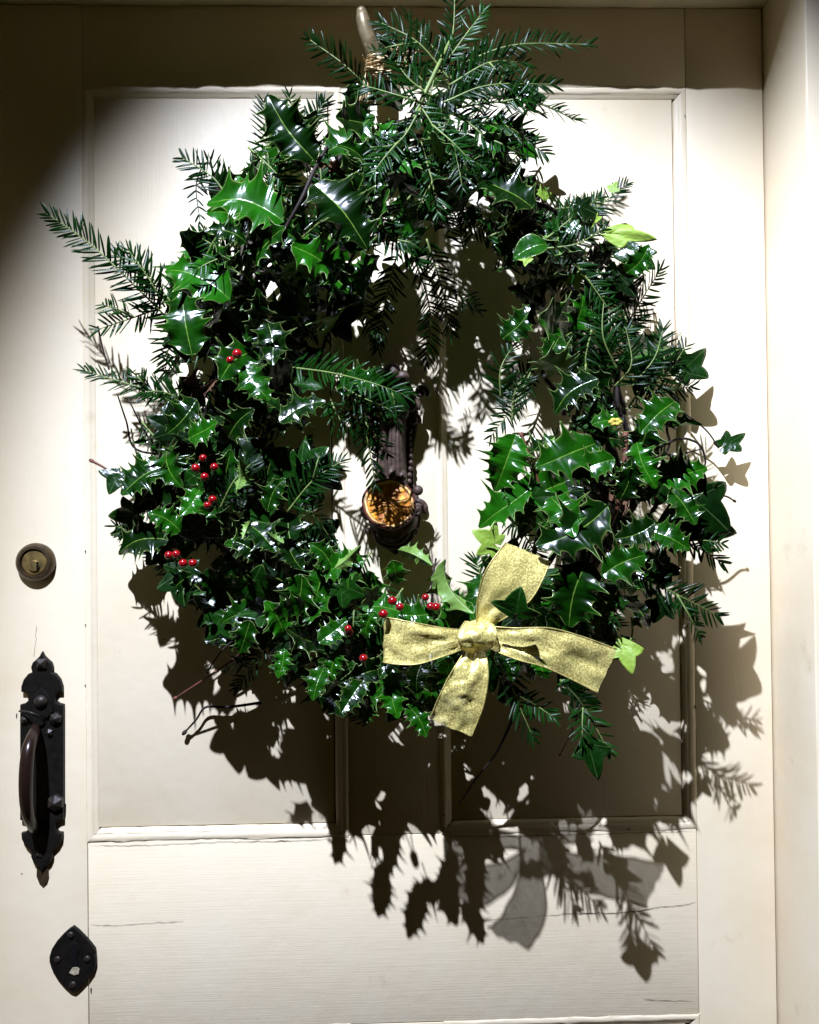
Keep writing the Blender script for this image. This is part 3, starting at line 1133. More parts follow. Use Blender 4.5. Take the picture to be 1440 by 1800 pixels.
# --- hand-placed holly (base x,y -> tip x,y, stand-off)
H = [
    (555, 284, 470, 165, 160, 0, .95), (572, 268, 655, 195, 140, 1, 1.1), (500, 388, 362, 345, 150, 2, 1.1), (552, 318, 650, 420, 165, 3, 1.1), (512, 430, 592, 474, 170, 4, 1.2),
    (940, 365, 834, 306, 150, 5, 1.1), (435, 425, 362, 398, 150, 6, 1.1), (405, 525, 288, 462, 140, 7, 1.1), (338, 626, 318, 510, 150, 4, 1.0), (490, 742, 572, 702, 170, 9, 1.0),
    (345, 700, 290, 760, 130, 10, 1.1), (288, 818, 212, 868, 130, 11, 1.2), (350, 860, 318, 905, 165, 0, 1.2), (318, 935, 262, 900, 140, 1, 1.2), (296, 948, 203, 968, 120, 2, 1.3),
    (908, 762, 872, 862, 130, 3, 1.1), (1052, 776, 944, 818, 150, 4, 1.0), (1082, 806, 996, 836, 165, 5, 1.0), (1120, 775, 1158, 852, 160, 6, 1.1), (1150, 838, 1245, 818, 140, 7, 1.1),
    (934, 856, 836, 920, 130, 8, .9), (1070, 888, 943, 958, 185, 9, 1.05), (1152, 918, 1080, 945, 180, 10, 1.5), (1034, 984, 1000, 1104, 190, 11, 1.3), (1058, 1012, 1140, 974, 195, 0, 1.2),
    (882, 596, 938, 532, 110, 1, 1.0), (1052, 664, 972, 722, 160, 2, 1.05), (1188, 702, 1128, 752, 165, 3, 1.1), (1040, 745, 1095, 735, 165, 4, 1.0), (960, 905, 900, 912, 110, 5, 1.0),
    (660, 1075, 640, 1125, 165, 6, 1.6), (700, 1080, 768, 1074, 175, 7, 1.2), (672, 1205, 630, 1236, 168, 8, 1.2), (715, 1238, 750, 1296, 168, 9, 1.0), (570, 1170, 548, 1226, 165, 3, 1.0), (640, 1195, 600, 1254, 170, 5, 1.0), (690, 1180, 700, 1262, 160, 1, .9), (440, 1090, 420, 1150, 150, 4, 1.0), (340, 1010, 300, 1040, 140, 7, 1.1), (500, 1140, 488, 1192, 150, 0, 1.0), (530, 1010, 505, 1085, 165, 10, 1.2),
    (470, 540, 535, 560, 150, 11, 1.2), (470, 565, 478, 640, 165, 0, 1.0), (430, 640, 475, 700, 175, 1, 1.0), (585, 1000, 545, 955, 160, 2, 1.1), (640, 985, 560, 1005, 165, 3, 1.2),
    (690, 985, 700, 1030, 165, 4, 1.3), (560, 1130, 610, 1090, 170, 5, 1.1), (600, 1140, 580, 1200, 160, 6, 1.0), (500, 1120, 470, 1060, 150, 7, 1.1), (450, 1060, 390, 1090, 120, 8, 1.1),
    (690, 300, 760, 275, 160, 9, 1.0), (650, 290, 655, 350, 165, 10, 1.0), (690, 210, 680, 255, 150, 11, 1.0), (850, 215, 945, 275, 100, 0, 1.3), (890, 175, 942, 150, 110, 1, 1.3),
    (1100, 480, 1140, 430, 110, 2, 1.2), (1140, 930, 1215, 960, 150, 3, 1.3), (1180, 860, 1225, 920, 150, 4, 1.1), (985, 590, 960, 640, 120, 5, 1.1), (520, 500, 460, 460, 140, 6, 1.1),
    (620, 520, 560, 470, 120, 7, 1.2), (400, 770, 440, 720, 170, 8, 1.2), (470, 900, 500, 840, 165, 9, 1.1), (410, 950, 460, 990, 165, 10, 1.1), (330, 770, 380, 740, 160, 11, 1.2),
    (950, 1030, 900, 1000, 130, 2, 1.2), (1085, 1045, 1050, 1100, 150, 6, 1.1), (900, 250, 870, 200, 90, 4, 1.2), (960, 540, 900, 500, 90, 8, 1.1),
]
H += [(745, 1160, 735, 1226, 165, 2, 1.0), (706, 1150, 668, 1190, 168, 6, 1.0), (790, 1155, 776, 1215, 150, 8, 1.0), (880, 1150, 902, 1196, 150, 10, 1.1), (940, 1150, 965, 1192, 150, 11, 1.1), (1000, 1140, 1030, 1180, 150, 3, 1.1),
      (760, 1120, 700, 1140, 150, 1, 1.1), (830, 1060, 780, 1110, 140, 4, 1.1), (960, 1080, 1010, 1120, 150, 5, 1.2), (900, 1110, 950, 1140, 145, 9, 1.2)]
for (bx, by, tx, ty, D, k, w) in H:
    holly(bx, by, tx, ty, D, HOLLY[k], 0.42, 0.12, dT=random.uniform(-12, 22), wid=min(1.22, w * 1.08))
holly(962, 428, 903, 452, 160, HOLLY_SMOOTH, 0.5, 0.1, wid=1.5)
holly(590, 682, 672, 662, 132, HOLLY[3], 0.3, 0.05, wid=1.1)  # leaf added to cast shade over the upper half of the orange slice
# pale undersides curling forward
for (bx, by, tx, ty, D) in ((776, 984, 812, 1082, 150), (418, 862, 430, 805, 185), (440, 915, 425, 945, 190), (500, 955, 470, 935, 190), (590, 1000, 640, 965, 180), (700, 965, 760, 990, 170)):
    holly(bx, by, tx, ty, D, random.choice(HOLLY_CURL), 0.3, 0.2, roll=math.pi * random.uniform(0.8, 1.1), wid=1.0)

# --- fill: Poisson-spread holly in three depths through the ring
fill = random.Random(21)
pts_used = []


def spread(count, mind, dlo, dhi, size, open_side):
    made = tries = 0
    loc = []
    while made < count and tries < 20000:
        tries += 1
        p, d = ring_point(fill, 4)
        x, y = p
        if open_side and x > 850 and 540 < y < 1000 and fill.random() < open_side:
            continue
        if any((x - a) ** 2 + (y - b) ** 2 < mind ** 2 for a, b in loc):
            continue
        loc.append(p)
        made += 1
        bulge = min(1.0, d / 85.0)
        D = fill.uniform(dlo, dhi) * (0.66 + 0.34 * bulge)
        L = fill.uniform(*size)
        if 670 < x < 1090 and 1060 < y < 1230 or 800 < x < 980 and 950 < y < 1100:
            D = min(D, 136)
        ctr = Vector((x, y)) - Vector((715, 730))
        out_a = math.atan2(ctr.y, ctr.x)
        a = out_a + fill.gauss(0, 1.1) if fill.random() < 0.6 else fill.uniform(0, 6.28)
        dx, dy = math.cos(a) * L / 2, math.sin(a) * L / 2
        small = 0.6 if (860 < x < 1080 and 330 < y < 500) else 1.0
        me = fill.choice(HOLLY + HOLLY_CURL[:1])
        B, T = PW(x - dx * small, y - dy * small, D - fill.uniform(0, 22)), PW(x + dx * small, y + dy * small, D + fill.uniform(-8, 30))
        nr = face_normal(0.4, 0.62, fill)
        put('holly_leaf', me, wreath, leaf_matrix(B, T, nr, 0, fill.uniform(0.95, 1.3)))


spread(50, 46, 30, 75, (90, 125), 0.6)
spread(84, 36, 85, 135, (66, 100), 0.55)
spread(77, 38, 140, 180, (50, 86), 0.35)

# --- yew: named sprigs first
Y = [
    [(310, 575, 110), (240, 505, 120), (160, 430, 118), (84, 376, 105)], [(290, 540, 120), (262, 490, 130), (226, 440, 135)], [(300, 530, 125), (250, 470, 120), (205, 450, 115)],
    [(285, 540, 100), (235, 558, 100), (170, 580, 95)], [(345, 705, 100), (260, 685, 110), (150, 652, 100)], [(350, 720, 95), (290, 690, 110), (250, 690, 115)],
    [(505, 645, 150), (580, 655, 165), (650, 672, 168), (712, 694, 160)], [(628, 690, 130), (640, 740, 130), (660, 852, 120)], [(690, 690, 120), (695, 720, 115), (700, 750, 108)], [(600, 680, 135), (640, 700, 138), (690, 722, 132)],
    [(400, 345, 90), (372, 310, 90), (322, 278, 85)], [(478, 345, 70), (470, 260, 75), (464, 180, 75)], [(500, 340, 80), (540, 230, 90), (570, 180, 90)],
    [(668, 178, 120), (610, 118, 130), (545, 70, 125)], [(775, 135, 120), (796, 60, 125), (800, -40, 120)], [(790, 140, 140), (735, 75, 150), (670, 40, 145)], [(785, 110, 100), (740, 60, 100), (715, 30, 90)],
    [(795, 120, 120), (900, 80, 130), (1036, 78, 120)], [(780, 180, 150), (860, 150, 155), (975, 148, 140)], [(850, 165, 100), (940, 180, 100), (1015, 212, 90)], [(820, 215, 140), (890, 222, 140), (955, 268, 125)],
    [(1000, 400, 80), (1050, 365, 85), (1100, 325, 75)], [(1085, 600, 80), (1120, 540, 85), (1160, 476, 75)], [(1085, 650, 130), (1060, 590, 140), (1062, 520, 130)], [(1110, 680, 120), (1150, 630, 120), (1165, 580, 110)],
    [(1080, 680, 120), (1110, 640, 130), (1100, 575, 125)], [(1120, 690, 110), (1170, 660, 110), (1205, 610, 100)], [(1100, 720, 110), (1160, 690, 110), (1215, 680, 95)],
    [(1130, 940, 130), (1200, 950, 140), (1268, 988, 140)], [(1120, 1010, 140), (1190, 1045, 150), (1262, 1082, 145)], [(895, 1165, 130), (905, 1220, 150), (936, 1294, 150)], [(985, 1195, 140), (1025, 1240, 165), (1070, 1320, 170)],
    [(480, 1110, 70), (450, 1160, 70), (415, 1208, 65)], [(700, 440, 60), (680, 520, 52), (665, 610, 42)], [(750, 420, 70), (775, 500, 62), (795, 590, 50)], [(720, 430, 80), (755, 540, 66), (750, 635, 50)],
    [(630, 470, 60), (640, 540, 55), (660, 600, 45)], [(505, 900, 140), (550, 845, 150), (598, 812, 145)], [(520, 570, 120), (570, 580, 120), (615, 555, 110)], [(515, 890, 130), (550, 905, 130), (580, 945, 120)],
    [(300, 990, 90), (250, 945, 90), (205, 925, 85)], [(445, 500, 130), (400, 450, 135), (345, 412, 125)], [(870, 1060, 90), (845, 1010, 95), (838, 985, 90)], [(790, 1110, 90), (760, 1080, 95), (700, 1060, 90)],
    [(640, 350, 150), (690, 420, 150), (740, 460, 140)], [(880, 700, 110), (880, 650, 115), (900, 610, 110)], [(900, 740, 100), (905, 690, 100), (930, 650, 100)],
    [(740, 250, 150), (760, 320, 155), (770, 380, 150)], [(760, 200, 155), (800, 260, 160), (850, 290, 150)], [(740, 190, 160), (700, 250, 165), (640, 260, 155)], [(800, 200, 140), (850, 240, 145), (880, 300, 135)],
    [(720, 160, 150), (760, 220, 160), (780, 280, 155)], [(750, 150, 150), (715, 110, 155), (680, 70, 150)], [(760, 170, 155), (720, 140, 160), (690, 100, 158)], [(740, 180, 160), (690, 165, 165), (640, 150, 150)],
    [(770, 130, 130), (820, 60, 135), (850, 20, 125)], [(790, 150, 140), (860, 110, 145), (920, 110, 130)], [(800, 190, 140), (880, 180, 145), (950, 200, 130)], [(850, 420, 120), (900, 400, 125), (960, 390, 120)], [(960, 420, 120), (1010, 380, 120), (1050, 350, 110)], [(580, 700, 110), (600, 740, 110), (640, 770, 100)],
    [(1040, 580, 140), (1030, 640, 140), (1060, 690, 135)], [(780, 1130, 70), (770, 1190, 75), (740, 1240, 70)], [(330, 560, 100), (300, 600, 105), (290, 660, 95)], [(1000, 450, 130), (1040, 500, 135), (1080, 560, 130)],
]
for k, path in enumerate(Y):
    rk = random.Random(k)
    yew(path, nl=rk.uniform(31, 41), seed=300 + k)
    (x0, y0, d0), (x1, y1, d1) = path[-2], path[-1]
    if math.hypot(x1 - path[0][0], y1 - path[0][1]) > 110 and rk.random() < 0.6:
        a = math.atan2(y1 - y0, x1 - x0) + rk.choice((-1, 1)) * rk.uniform(0.5, 0.9)
        L = rk.uniform(45, 80)
        yew([(x0, y0, d0), (x0 + math.cos(a) * L * .55, y0 + math.sin(a) * L * .55 + 3, d0 + 8), (x0 + math.cos(a) * L, y0 + math.sin(a) * L + 10, d0 + rk.uniform(-12, 14))], nl=rk.uniform(24, 32), seed=600 + k)
# curling thin old shoot
yew([(385, 330, 80), (365, 285, 82), (345, 325, 82), (352, 390, 78)], nl=26, gap=9, seed=77, stem='twig_bark')

fy = random.Random(77)
for k in range(88):
    p, d = ring_point(fy, 6)
    x, y = p
    if x > 860 and 600 < y < 960 and fy.random() < 0.5:
        continue
    ctr = Vector((x - 715, y - 730))
    a = math.atan2(ctr.y, ctr.x) + fy.gauss(0, 0.9) + (math.pi if fy.random() < 0.25 else 0)
    L = fy.uniform(80, 140)
    D = fy.uniform(30, 150) * (0.5 + 0.5 * min(1, d / 85))
    cv = fy.uniform(-0.5, 0.5)
    yew([(x - math.cos(a) * L * .6, y - math.sin(a) * L * .6, D), (x, y, D + 10), (x + math.cos(a + cv) * L * .5, y + math.sin(a + cv) * L * .5, D + fy.uniform(-10, 15))],
        nl=fy.uniform(26, 35), seed=900 + k)

# --- ivy leaves
I = [
    (215, 822, 190, 868, 120, 0, 0, 1.3), (1262, 790, 1312, 760, 38, 1, 0, .8), (1200, 862, 1290, 935, 140, 2, 0, 1.2), (1030, 1290, 1052, 1374, 172, 3, 0, .85), (1172, 1050, 1150, 1096, 150, 4, 0, 1.2),
    (1185, 665, 1245, 610, 60, 1, 0, .9), (1130, 430, 1100, 490, 90, 2, 0, 1.2), (905, 1092, 915, 1035, 210, 3, 0, 1.3), (1200, 890, 1262, 850, 125, 0, 0, 1.0), (920, 190, 940, 135, 85, 2, 0, 1.2),
    (900, 260, 945, 240, 80, 3, 0, 1.6), (1160, 980, 1180, 1030, 130, 4, 0, 1.1), (660, 1060, 640, 1035, 160, 1, 0, .9), (235, 845, 270, 800, 110, 4, 0, 1.1), (880, 1010, 850, 980, 90, 0, 0, 1.1),
    (320, 720, 275, 745, 80, 2, 0, 1.0), (985, 1205, 1060, 1235, 150, 1, 0, .5), (880, 1190, 915, 1270, 120, 3, 0, .5), (940, 1000, 960, 1040, 120, 2, 0, 1.2), (1075, 1090, 1045, 1130, 150, 0, 0, 1.2),
    (1090, 1120, 1112, 1185, 165, 0, 1, .95), (880, 962, 832, 932, 130, 1, 1, 1.2), (1110, 1085, 1132, 1105, 160, 2, 1, .7), (1050, 410, 1156, 418, 110, 0, 1, .45), (1040, 395, 1055, 380, 120, 1, 1, 1.0),
    (1080, 470, 1120, 520, 100, 1, 0, 1.1),
]
for (bx, by, tx, ty, D, k, pale, w) in I:
    ivy(bx, by, tx, ty, D, (IVY_PALE if pale else IVY)[k], 0.25, 0.15, dT=random.uniform(-5, 20), wid=w)
fi = random.Random(8)
for k in range(26):
    p, d = ring_point(fi, 4)
    if k < 18:
        p = (fi.uniform(860, 1080), fi.uniform(340, 480))
    a = fi.uniform(0, 6.28)
    L = fi.uniform(22, 42)
    ivy(p[0], p[1], p[0] + math.cos(a) * L, p[1] + math.sin(a) * L, fi.uniform(70, 140), (IVY_PALE if fi.random() < 0.2 else IVY)[k % 3], 0.3, 0.5)

fj = random.Random(31)
made = 0
while made < 160:
    p, d = ring_point(fj, 10)
    if made > 118:
        p = (fj.uniform(660, 1080), fj.uniform(250, 480))
        if not inside(p, OUT) or inside(p, INN):
            continue
    elif p[0] < 620 and p[1] < 340:
        continue
    if made < 119 and p[0] > 700 and p[1] < 1000 and fj.random() < 0.78 or made < 119 and p[1] < 500 and fj.random() < 0.5:
        continue
    made += 1
    a = fj.uniform(0, 6.28)
    L = fj.uniform(60, 90) if made < 120 else fj.uniform(28, 52)
    D = fj.uniform(80, 130)
    if 670 < p[0] < 1090 and p[1] > 950:
        D = fj.uniform(85, 134)
    M = leaf_matrix(PW(p[0], p[1], D), PW(p[0] + math.cos(a) * L, p[1] + math.sin(a) * L, D + fj.uniform(-10, 15)), face_normal(0.3, 0.5, fj), 0, 1.1)
    put('ivy_leaf', IVY[made % 5], wreath, M)

# --- stems, twigs and tendrils
twig([(702, 262, 150), (735, 190, 158), (768, 120, 150), (792, 70, 130)], 4.2, 2.4, 'green_stem')
twig([(500, 405, 165), (530, 350, 168), (552, 300, 160), (575, 258, 140)], 3.2, 2.4, 'twig_bark')
twig([(520, 1075, 80), (450, 1130, 70), (380, 1180, 62), (310, 1226, 50)], 3.0, 1.3, 'red_twig', 5)
twig([(450, 1095, 60), (405, 1130, 60), (385, 1150, 56), (365, 1180, 50)], 2.2, 1.4, 'twig_bark', 4)
twig([(460, 1235, 8), (400, 1243, 10), (362, 1243, 10), (345, 1265, 9), (326, 1286, 7)], 2.6, 1.6, 'twig_bark', 6)
twig([(905, 1255, 95), (885, 1300, 90), (868, 1330, 82), (835, 1372, 66), (810, 1410, 50)], 2.6, 1.5, 'twig_bark', 3)
twig([(1015, 1262, 100), (1003, 1290, 98), (985, 1326, 90)], 2.0, 1.0, 'red_twig', 3)
twig([(172, 573, 95), (180, 610, 92), (192, 650, 90)], 1.5, 1.6, 'twig_bark')
twig([(320, 800, 90), (240, 790, 80), (222, 740, 84), (206, 692, 90)], 2.2, 1.2, 'twig_bark')
twig([(300, 800, 90), (262, 770, 92), (225, 700, 92)], 2.0, 1.2, 'twig_bark')
twig([(195, 830, 120), (180, 820, 118), (163, 811, 116)], 1.6, 2.2, 'red_twig', 5)
twig([(1150, 700, 60), (1195, 722, 52), (1240, 755, 44), (1264, 788, 38)], 1.8, 1.3, 'twig_bark')
twig([(1150, 792, 90), (1190, 772, 92), (1225, 778, 86), (1240, 810, 80), (1228, 820, 78)], 2.4, 1.5, 'twig_bark', wob=6)
twig([(1150, 800, 70), (1200, 800, 74), (1232, 788, 76)], 1.8, 1.2, 'twig_bark', wob=5)
twig([(1170, 700, 90), (1178, 760, 92), (1172, 800, 90)], 2.4, 2.0, 'twig_bark', wob=8)
twig([(915, 760, 120), (940, 830, 120), (966, 895, 112)], 3.0, 2.2, 'red_twig')
twig([(1100, 760, 120), (1095, 860, 125), (1070, 930, 115)], 4.5, 3.4, 'red_twig')
twig([(1088, 640, 120), (1085, 700, 120), (1092, 730, 116)], 3.6, 3.2, 'twig_bark')
twig([(880, 942, 120), (900, 922, 118), (930, 922, 112), (945, 945, 106)], 1.4, 1.0, 'green_stem')
twig([(1108, 1128, 160), (1112, 1110, 158), (1110, 1085, 150)], 1.6, 1.6, 'green_stem')
twig([(1200, 850, 100), (1245, 868, 92), (1275, 872, 84), (1290, 880, 80)], 1.8, 1.4, 'twig_bark', 4)
twig([(762, 1090, 100), (760, 1030, 104), (766, 985, 100)], 2.4, 1.4, 'twig_bark', 3)
twig([(560, 640, 90), (620, 450, 100), (700, 400, 95)], 3.0, 2.0, 'twig_bark')
twig([(555, 1180, 60), (700, 1140, 70), (830, 1090, 70)], 3.4, 2.4, 'twig_bark')
# dried brown scraps in the ring
for (x, y) in ((1072, 862), (1060, 878), (1090, 880), (575, 290), (1150, 870), (350, 690), (1110, 872)):
    for q in range(3):
        a = random.uniform(0, 6.28)
        L = random.uniform(18, 34)
        B, T = PW(x, y, random.uniform(95, 130)), PW(x + math.cos(a) * L, y + math.sin(a) * L, random.uniform(105, 140))
        me = HOLLY_CURL[q].copy() if len([m for m in bpy.data.meshes if m.name.startswith('dry_leaf')]) < 3 else [m for m in bpy.data.meshes if m.name.startswith('dry_leaf')][q]
        if not me.name.startswith('dry_leaf'):
            me.name = 'dry_leaf'
            me.materials[0] = MAT['dead_leaf']
            me.materials[1] = MAT['dead_leaf']
        put('dry_leaf', me, wreath, leaf_matrix(B, T, face_normal(0.2, 0.5), 0, 0.8))
# small yellow blossom
mb = MB()
for q in range(6):
    a = q * math.pi / 3
    mb.ball(PW(1082 + 7 * math.cos(a), 742 + 4 * math.sin(a), 176), (5 * S, 3 * S, 3.4 * S), 8, 6)
mb.build('blossom', 'flower_yellow', wreath, origin=PW(1082, 742, 176))

# --- berries
bm_ = MB(); bm_.ball((0, 0, 0), (1, 1, 0.96), 20, 12)
berry_me = bm_.mesh('berry', 'berry_red')
cm = MB(); cm.ball((0, 0, 0), (0.2, 0.2, 0.2), 8, 5)
calyx_me = cm.mesh('calyx', 'calyx_dark')
for (x, y, D) in ((405, 633, 188), (417, 622, 184), (357, 805, 190), (344, 823, 190), (377, 821, 188), (360, 838, 188), (374, 878, 186), (365, 888, 188), (310, 974, 160), (322, 990, 165), (339, 990, 166), (297, 976, 150),
                  (690, 1056, 190), (703, 1067, 190), (674, 1079, 196), (748, 1050, 180), (767, 1067, 184), (757, 1066, 178), (612, 1105, 190), (639, 1157, 186), (614, 1112, 184)):
    c = PW(x, y, D)
    r = random.uniform(5.4, 7.2) * S
    q = put('berry', berry_me, wreath, Matrix.Translation(c) @ Matrix.Scale(r, 4))
    dv = Vector((random.uniform(-.8, .8), -random.uniform(0.3, 1), random.uniform(-.8, .5))).normalized()
    put('calyx', calyx_me, q, Matrix.Translation(c + dv * r * 0.93) @ Matrix.Scale(r, 4))
    s = MB()
    e = PW(x + random.uniform(-14, 14), y + random.uniform(2, 16), D - 22)
    s.tube(catmull([c, c.lerp(e, 0.5) + Vector((0, 0, 2 * S)), e], 7), 0.9 * S, 5)
    s.build('stalk', 'green_stem', q, origin=c)

# --- straw binding that ties the wreath to its hook
rs = random.Random(4)
for k in range(30):
    x0, x1 = 648 + rs.uniform(-6, 6), 706 + rs.uniform(-14, 10)
    y0 = rs.uniform(98, 140)
    D = rs.uniform(112, 136)
    pts = [PW(x0, y0 + rs.uniform(-2, 8), 55), PW(x0 + 6, y0 - 4, D - 12), PW((x0 + x1) / 2, y0 + rs.uniform(-8, 4), D + 4), PW(x1, y0 + rs.uniform(-8, 8), D - 4), PW(x1 + 8, y0 + rs.uniform(-6, 14), 60)]
    mb = MB(); mb.tube(catmull(pts, 16), rs.uniform(1.4, 3.0) * S, 6, flat=0.5)
    mb.build('straw_strand', 'straw', wreath)
for k in range(16):
    x, y = rs.uniform(650, 700), rs.uniform(98, 120)
    a = rs.uniform(-2.6, -0.2)
    L = rs.uniform(25, 60)
    pts = [PW(x, y, 100), PW(x + math.cos(a) * L * .5 + rs.uniform(-6, 6), y + math.sin(a) * L * .5, 112), PW(x + math.cos(a) * L, y + math.sin(a) * L, 108 + rs.uniform(-10, 15))]
    mb = MB(); mb.tube(catmull(pts, 10), [rs.uniform(1.2, 1.9) * S * (1 - 0.07 * i) for i in range(10)], 5, flat=0.5)
    mb.build('straw_strand', 'straw', wreath)
for k in range(12):
    x = rs.uniform(636, 668)
    pts = [PW(x + 10, 110, 90), PW(x, 145, 96), PW(x - rs.uniform(0, 12), 182, 90)]
    mb = MB(); mb.tube(catmull(pts, 10), rs.uniform(1.4, 2.6) * S, 6, flat=0.5)
    mb.build('straw_strand', 'straw', wreath)

# ------------------------------------------------------------------ hook
hook = thing('wreath_hook', 'curved tan metal hook holding the wreath at its straw binding', 'hook', P(650, 60, 0))
mb = MB()
pts = catmull([P(680, 160, 2), P(676, 140, 30), P(664, 110, 66), P(651, 78, 84), P(641, 48, 92), P(636, 22, 92)], 26)
mb.tube(pts, [(10.5 + 2.5 * math.sin(i / 25 * 3.1)) * S * (0.78 if i == 25 else (0.93 if i == 24 else 1)) for i in range(26)], 16)
mb.ball(P(635.5, 21, 92), 8.6 * S)
mb.build('shank', 'hook_metal', hook, origin=pts[0])
mb = MB(); mb.lathe([(24, -1), (24, 4), (20, 7), (12, 8)], P(680, 160, 0), seg=24)
mb.build('rose', 'hook_metal', hook, origin=P(680, 160, 0))

# ------------------------------------------------------------------ dried orange slice
OC = P(684, 886, 84)
ora = thing('dried_orange_slice', 'dried orange slice with dark red rind hanging before the iron knocker', 'orange slice', OC)
ON = Vector((0.10, -0.93, 0.30)).normalized()
ox = Vector((1, 0, 0)); ox = (ox - ON * ox.dot(ON)).normalized()
oz = ox.cross(ON) * -1
if oz.z < 0:
    oz = -oz
RO = 44 * S


def disc_pt(r, a, h):
    return OC + (ox * math.cos(a) + oz * math.sin(a)) * r + ON * h


def ring_mesh(name, mat, prof, wob, seed):
    seg = 72
    vs, fs = [], []
    for r, h in prof:
        for j in range(seg):
            a = 2 * math.pi * j / seg
            w = 1 + wob * noise.noise(Vector((math.cos(a) * 2 + seed, math.sin(a) * 2, 0)))
            warp = 2.0 * S * math.sin(2 * a + 0.5)
            vs.append(disc_pt(r * RO * w, a, h * S + warp))
    m = len(prof)
    for i in range(m):
        for j in range(seg):
            k = (j + 1) % seg
            i2 = (i + 1) % m
            fs.append((i * seg + j, i * seg + k, i2 * seg + k, i2 * seg + j))
    mb = MB(); mb.add(vs, fs)
    mb.build(name, mat, ora, origin=OC)


ring_mesh('rind', 'orange_rind', [(1.0, -5), (1.03, 0), (1.0, 4.5), (0.955, 4.8), (0.94, 0), (0.95, -5)], 0.05, 1)
ring_mesh('pith', 'orange_pith', [(0.93, 4.2), (0.89, 4.9), (0.84, 3.4), (0.84, -3), (0.93, -4)], 0.05, 1)
NSEG = 9
for k in range(NSEG):
    a0 = 2 * math.pi * k / NSEG + 0.2
    a1 = 2 * math.pi * (k + 1) / NSEG + 0.2
    vs, fs = [], []
    nr, na = 9, 9
    for i in range(nr):
        u = i / (nr - 1)
        for j in range(na):
            v = j / (na - 1)
            pad = 0.035 / max(0.12, u * 0.8 + 0.1)
            a = a0 + pad * 0.5 + (a1 - a0 - pad) * v
            r = (0.10 + 0.72 * u) * RO
            h = 1.2 - 0.9 * math.sin(math.pi * u) * math.sin(math.pi * v) + 0.9 * noise.noise(Vector((a * 6, u * 7, k)))
            vs.append(disc_pt(r, a, h * S + 2.0 * S * math.sin(2 * a + 0.5) * u))
    for i in range(nr - 1):
        for j in range(na - 1):
            fs.append((i * na + j, i * na + j + 1, (i + 1) * na + j + 1, (i + 1) * na + j))
    mb = MB(); mb.add(vs, fs)
    mb.build('segment', 'orange_flesh', ora, origin=OC)
    mb = MB()
    mb.tube([disc_pt((0.08 + 0.76 * q / 8) * RO, a0 + 0.03 * math.sin(q * 1.7), 2.2 * S) for q in range(9)], [0.6 * S] * 9, 5)
    mb.build('membrane', 'orange_pith', ora, origin=OC)
mb = MB()
mb.add([disc_pt(0.9 * RO, 2 * math.pi * j / 40, -2.5 * S) for j in range(40)], [tuple(range(40))])
mb.build('backing_flesh', 'orange_flesh', ora, origin=OC)

# ------------------------------------------------------------------ ribbon bow
bow = thing('ribbon_bow', 'gold glittering mesh ribbon bow tied at the foot of the wreath', 'bow', P(836, 1120, 255))


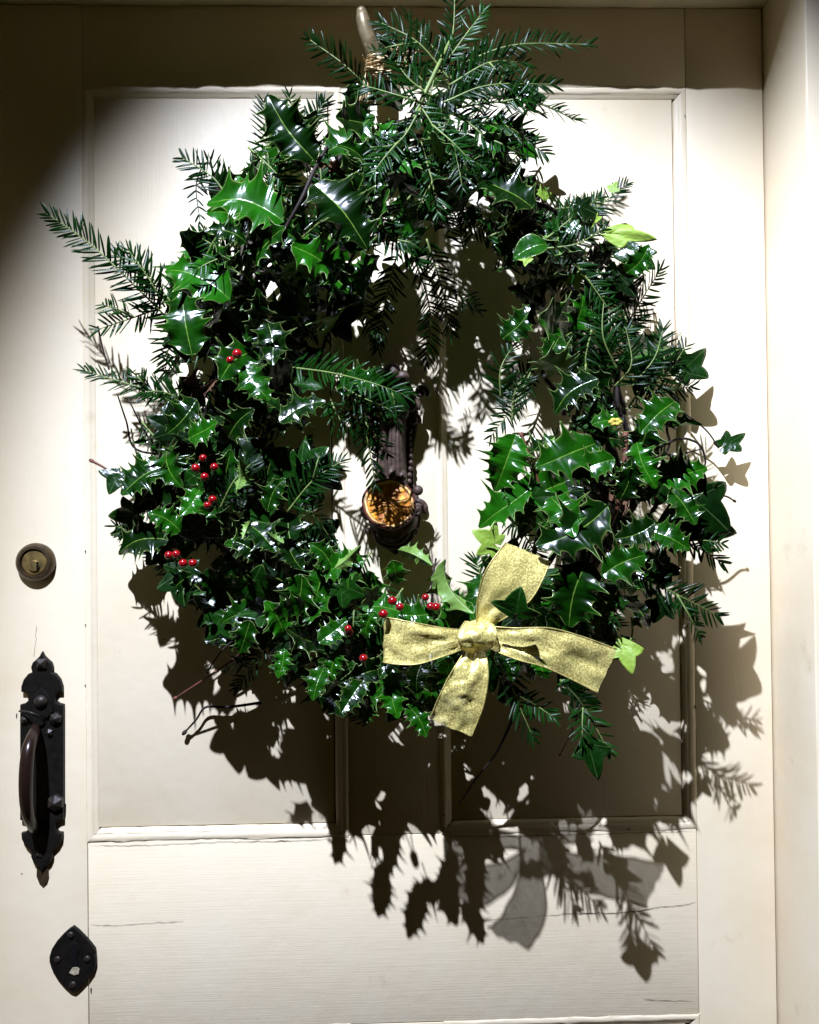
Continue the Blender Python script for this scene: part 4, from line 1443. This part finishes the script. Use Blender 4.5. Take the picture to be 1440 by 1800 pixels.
def ribbon(name, A, B, seed, crumple=5.0, n=44, m=15):
    ea = catmull([P(x, y, 267 + (D - 196) * 1.3) for x, y, D in A], n)
    eb = catmull([P(x, y, 267 + (D - 196) * 1.3) for x, y, D in B], n)
    vs, fs = [], []
    for i in range(n):
        a, b = ea[i], eb[i]
        t = (ea[min(i + 1, n - 1)] - ea[max(i - 1, 0)]).normalized()
        nr = t.cross((b - a).normalized())
        nr = nr.normalized() if nr.length > 1e-6 else Vector((0, -1, 0))
        if nr.y > 0:
            nr = -nr
        for j in range(m):
            u = j / (m - 1)
            p = a.lerp(b, u)
            q = Vector((i * 0.13 + seed, u * 3.0, 0))
            w = noise.noise(q) + 0.5 * noise.noise(q * 2.3) - 0.55 * abs(noise.noise(Vector((i * 0.08 + u * 1.6 + seed, u * 0.9, 4))))
            fold = 1.0 - abs(math.sin(1.9 * u + 0.085 * i * (1 + 0.3 * math.sin(seed)) + seed)) ** 0.6
            vs.append(p + nr * crumple * S * (w + 0.9 * fold) * (0.35 + 0.65 * math.sin(math.pi * u) ** 0.5))
    for i in range(n - 1):
        for j in range(m - 1):
            fs.append((i * m + j, i * m + j + 1, (i + 1) * m + j + 1, (i + 1) * m + j))
    mb = MB(); mb.add(vs, fs)
    o = mb.build(name, 'gold_ribbon', bow, origin=vs[0])
    for col in (0, m - 1):
        e = MB(); e.tube([vs[i * m + col] for i in range(n)], 1.1 * S, 6)
        e.build('wired_edge', 'gold_thread', o, origin=vs[col])


ribbon('upper_loop', [(838, 1106, 196), (840, 1050, 205), (856, 1000, 216), (887, 957, 205), (884, 966, 186), (862, 1010, 178), (845, 1060, 180), (836, 1108, 186)],
       [(856, 1102, 196), (890, 1085, 205), (935, 1052, 214), (966, 990, 205), (958, 996, 186), (915, 1040, 178), (880, 1080, 180), (852, 1108, 186)], 1.0, 4.5, 56)
ribbon('left_loop', [(824, 1108, 198), (780, 1104, 210), (725, 1094, 216), (681, 1086, 206), (686, 1094, 188), (740, 1100, 180), (822, 1112, 188)],
       [(822, 1138, 198), (785, 1152, 212), (730, 1168, 218), (678, 1165, 208), (684, 1160, 188), (740, 1150, 180), (822, 1132, 188)], 5.0, 6, 56)
ribbon('right_tail', [(850, 1100, 196), (905, 1104, 204), (965, 1104, 206), (1020, 1118, 202), (1084, 1141, 196)], [(852, 1136, 196), (905, 1158, 208), (955, 1172, 208), (1000, 1192, 204), (1051, 1218, 198)], 9.0, 5)
ribbon('lower_tail', [(822, 1138, 196), (796, 1178, 206), (774, 1220, 204), (756, 1264, 196)], [(853, 1138, 196), (858, 1190, 208), (850, 1240, 206), (829, 1294, 198)], 13.0, 5)
ribbon('knot', [(818, 1092, 190), (810, 1104, 206), (806, 1122, 213), (811, 1138, 208), (822, 1149, 190)],
       [(856, 1090, 190), (868, 1100, 206), (873, 1117, 213), (868, 1134, 208), (852, 1147, 190)], 17.0, 5, 30)
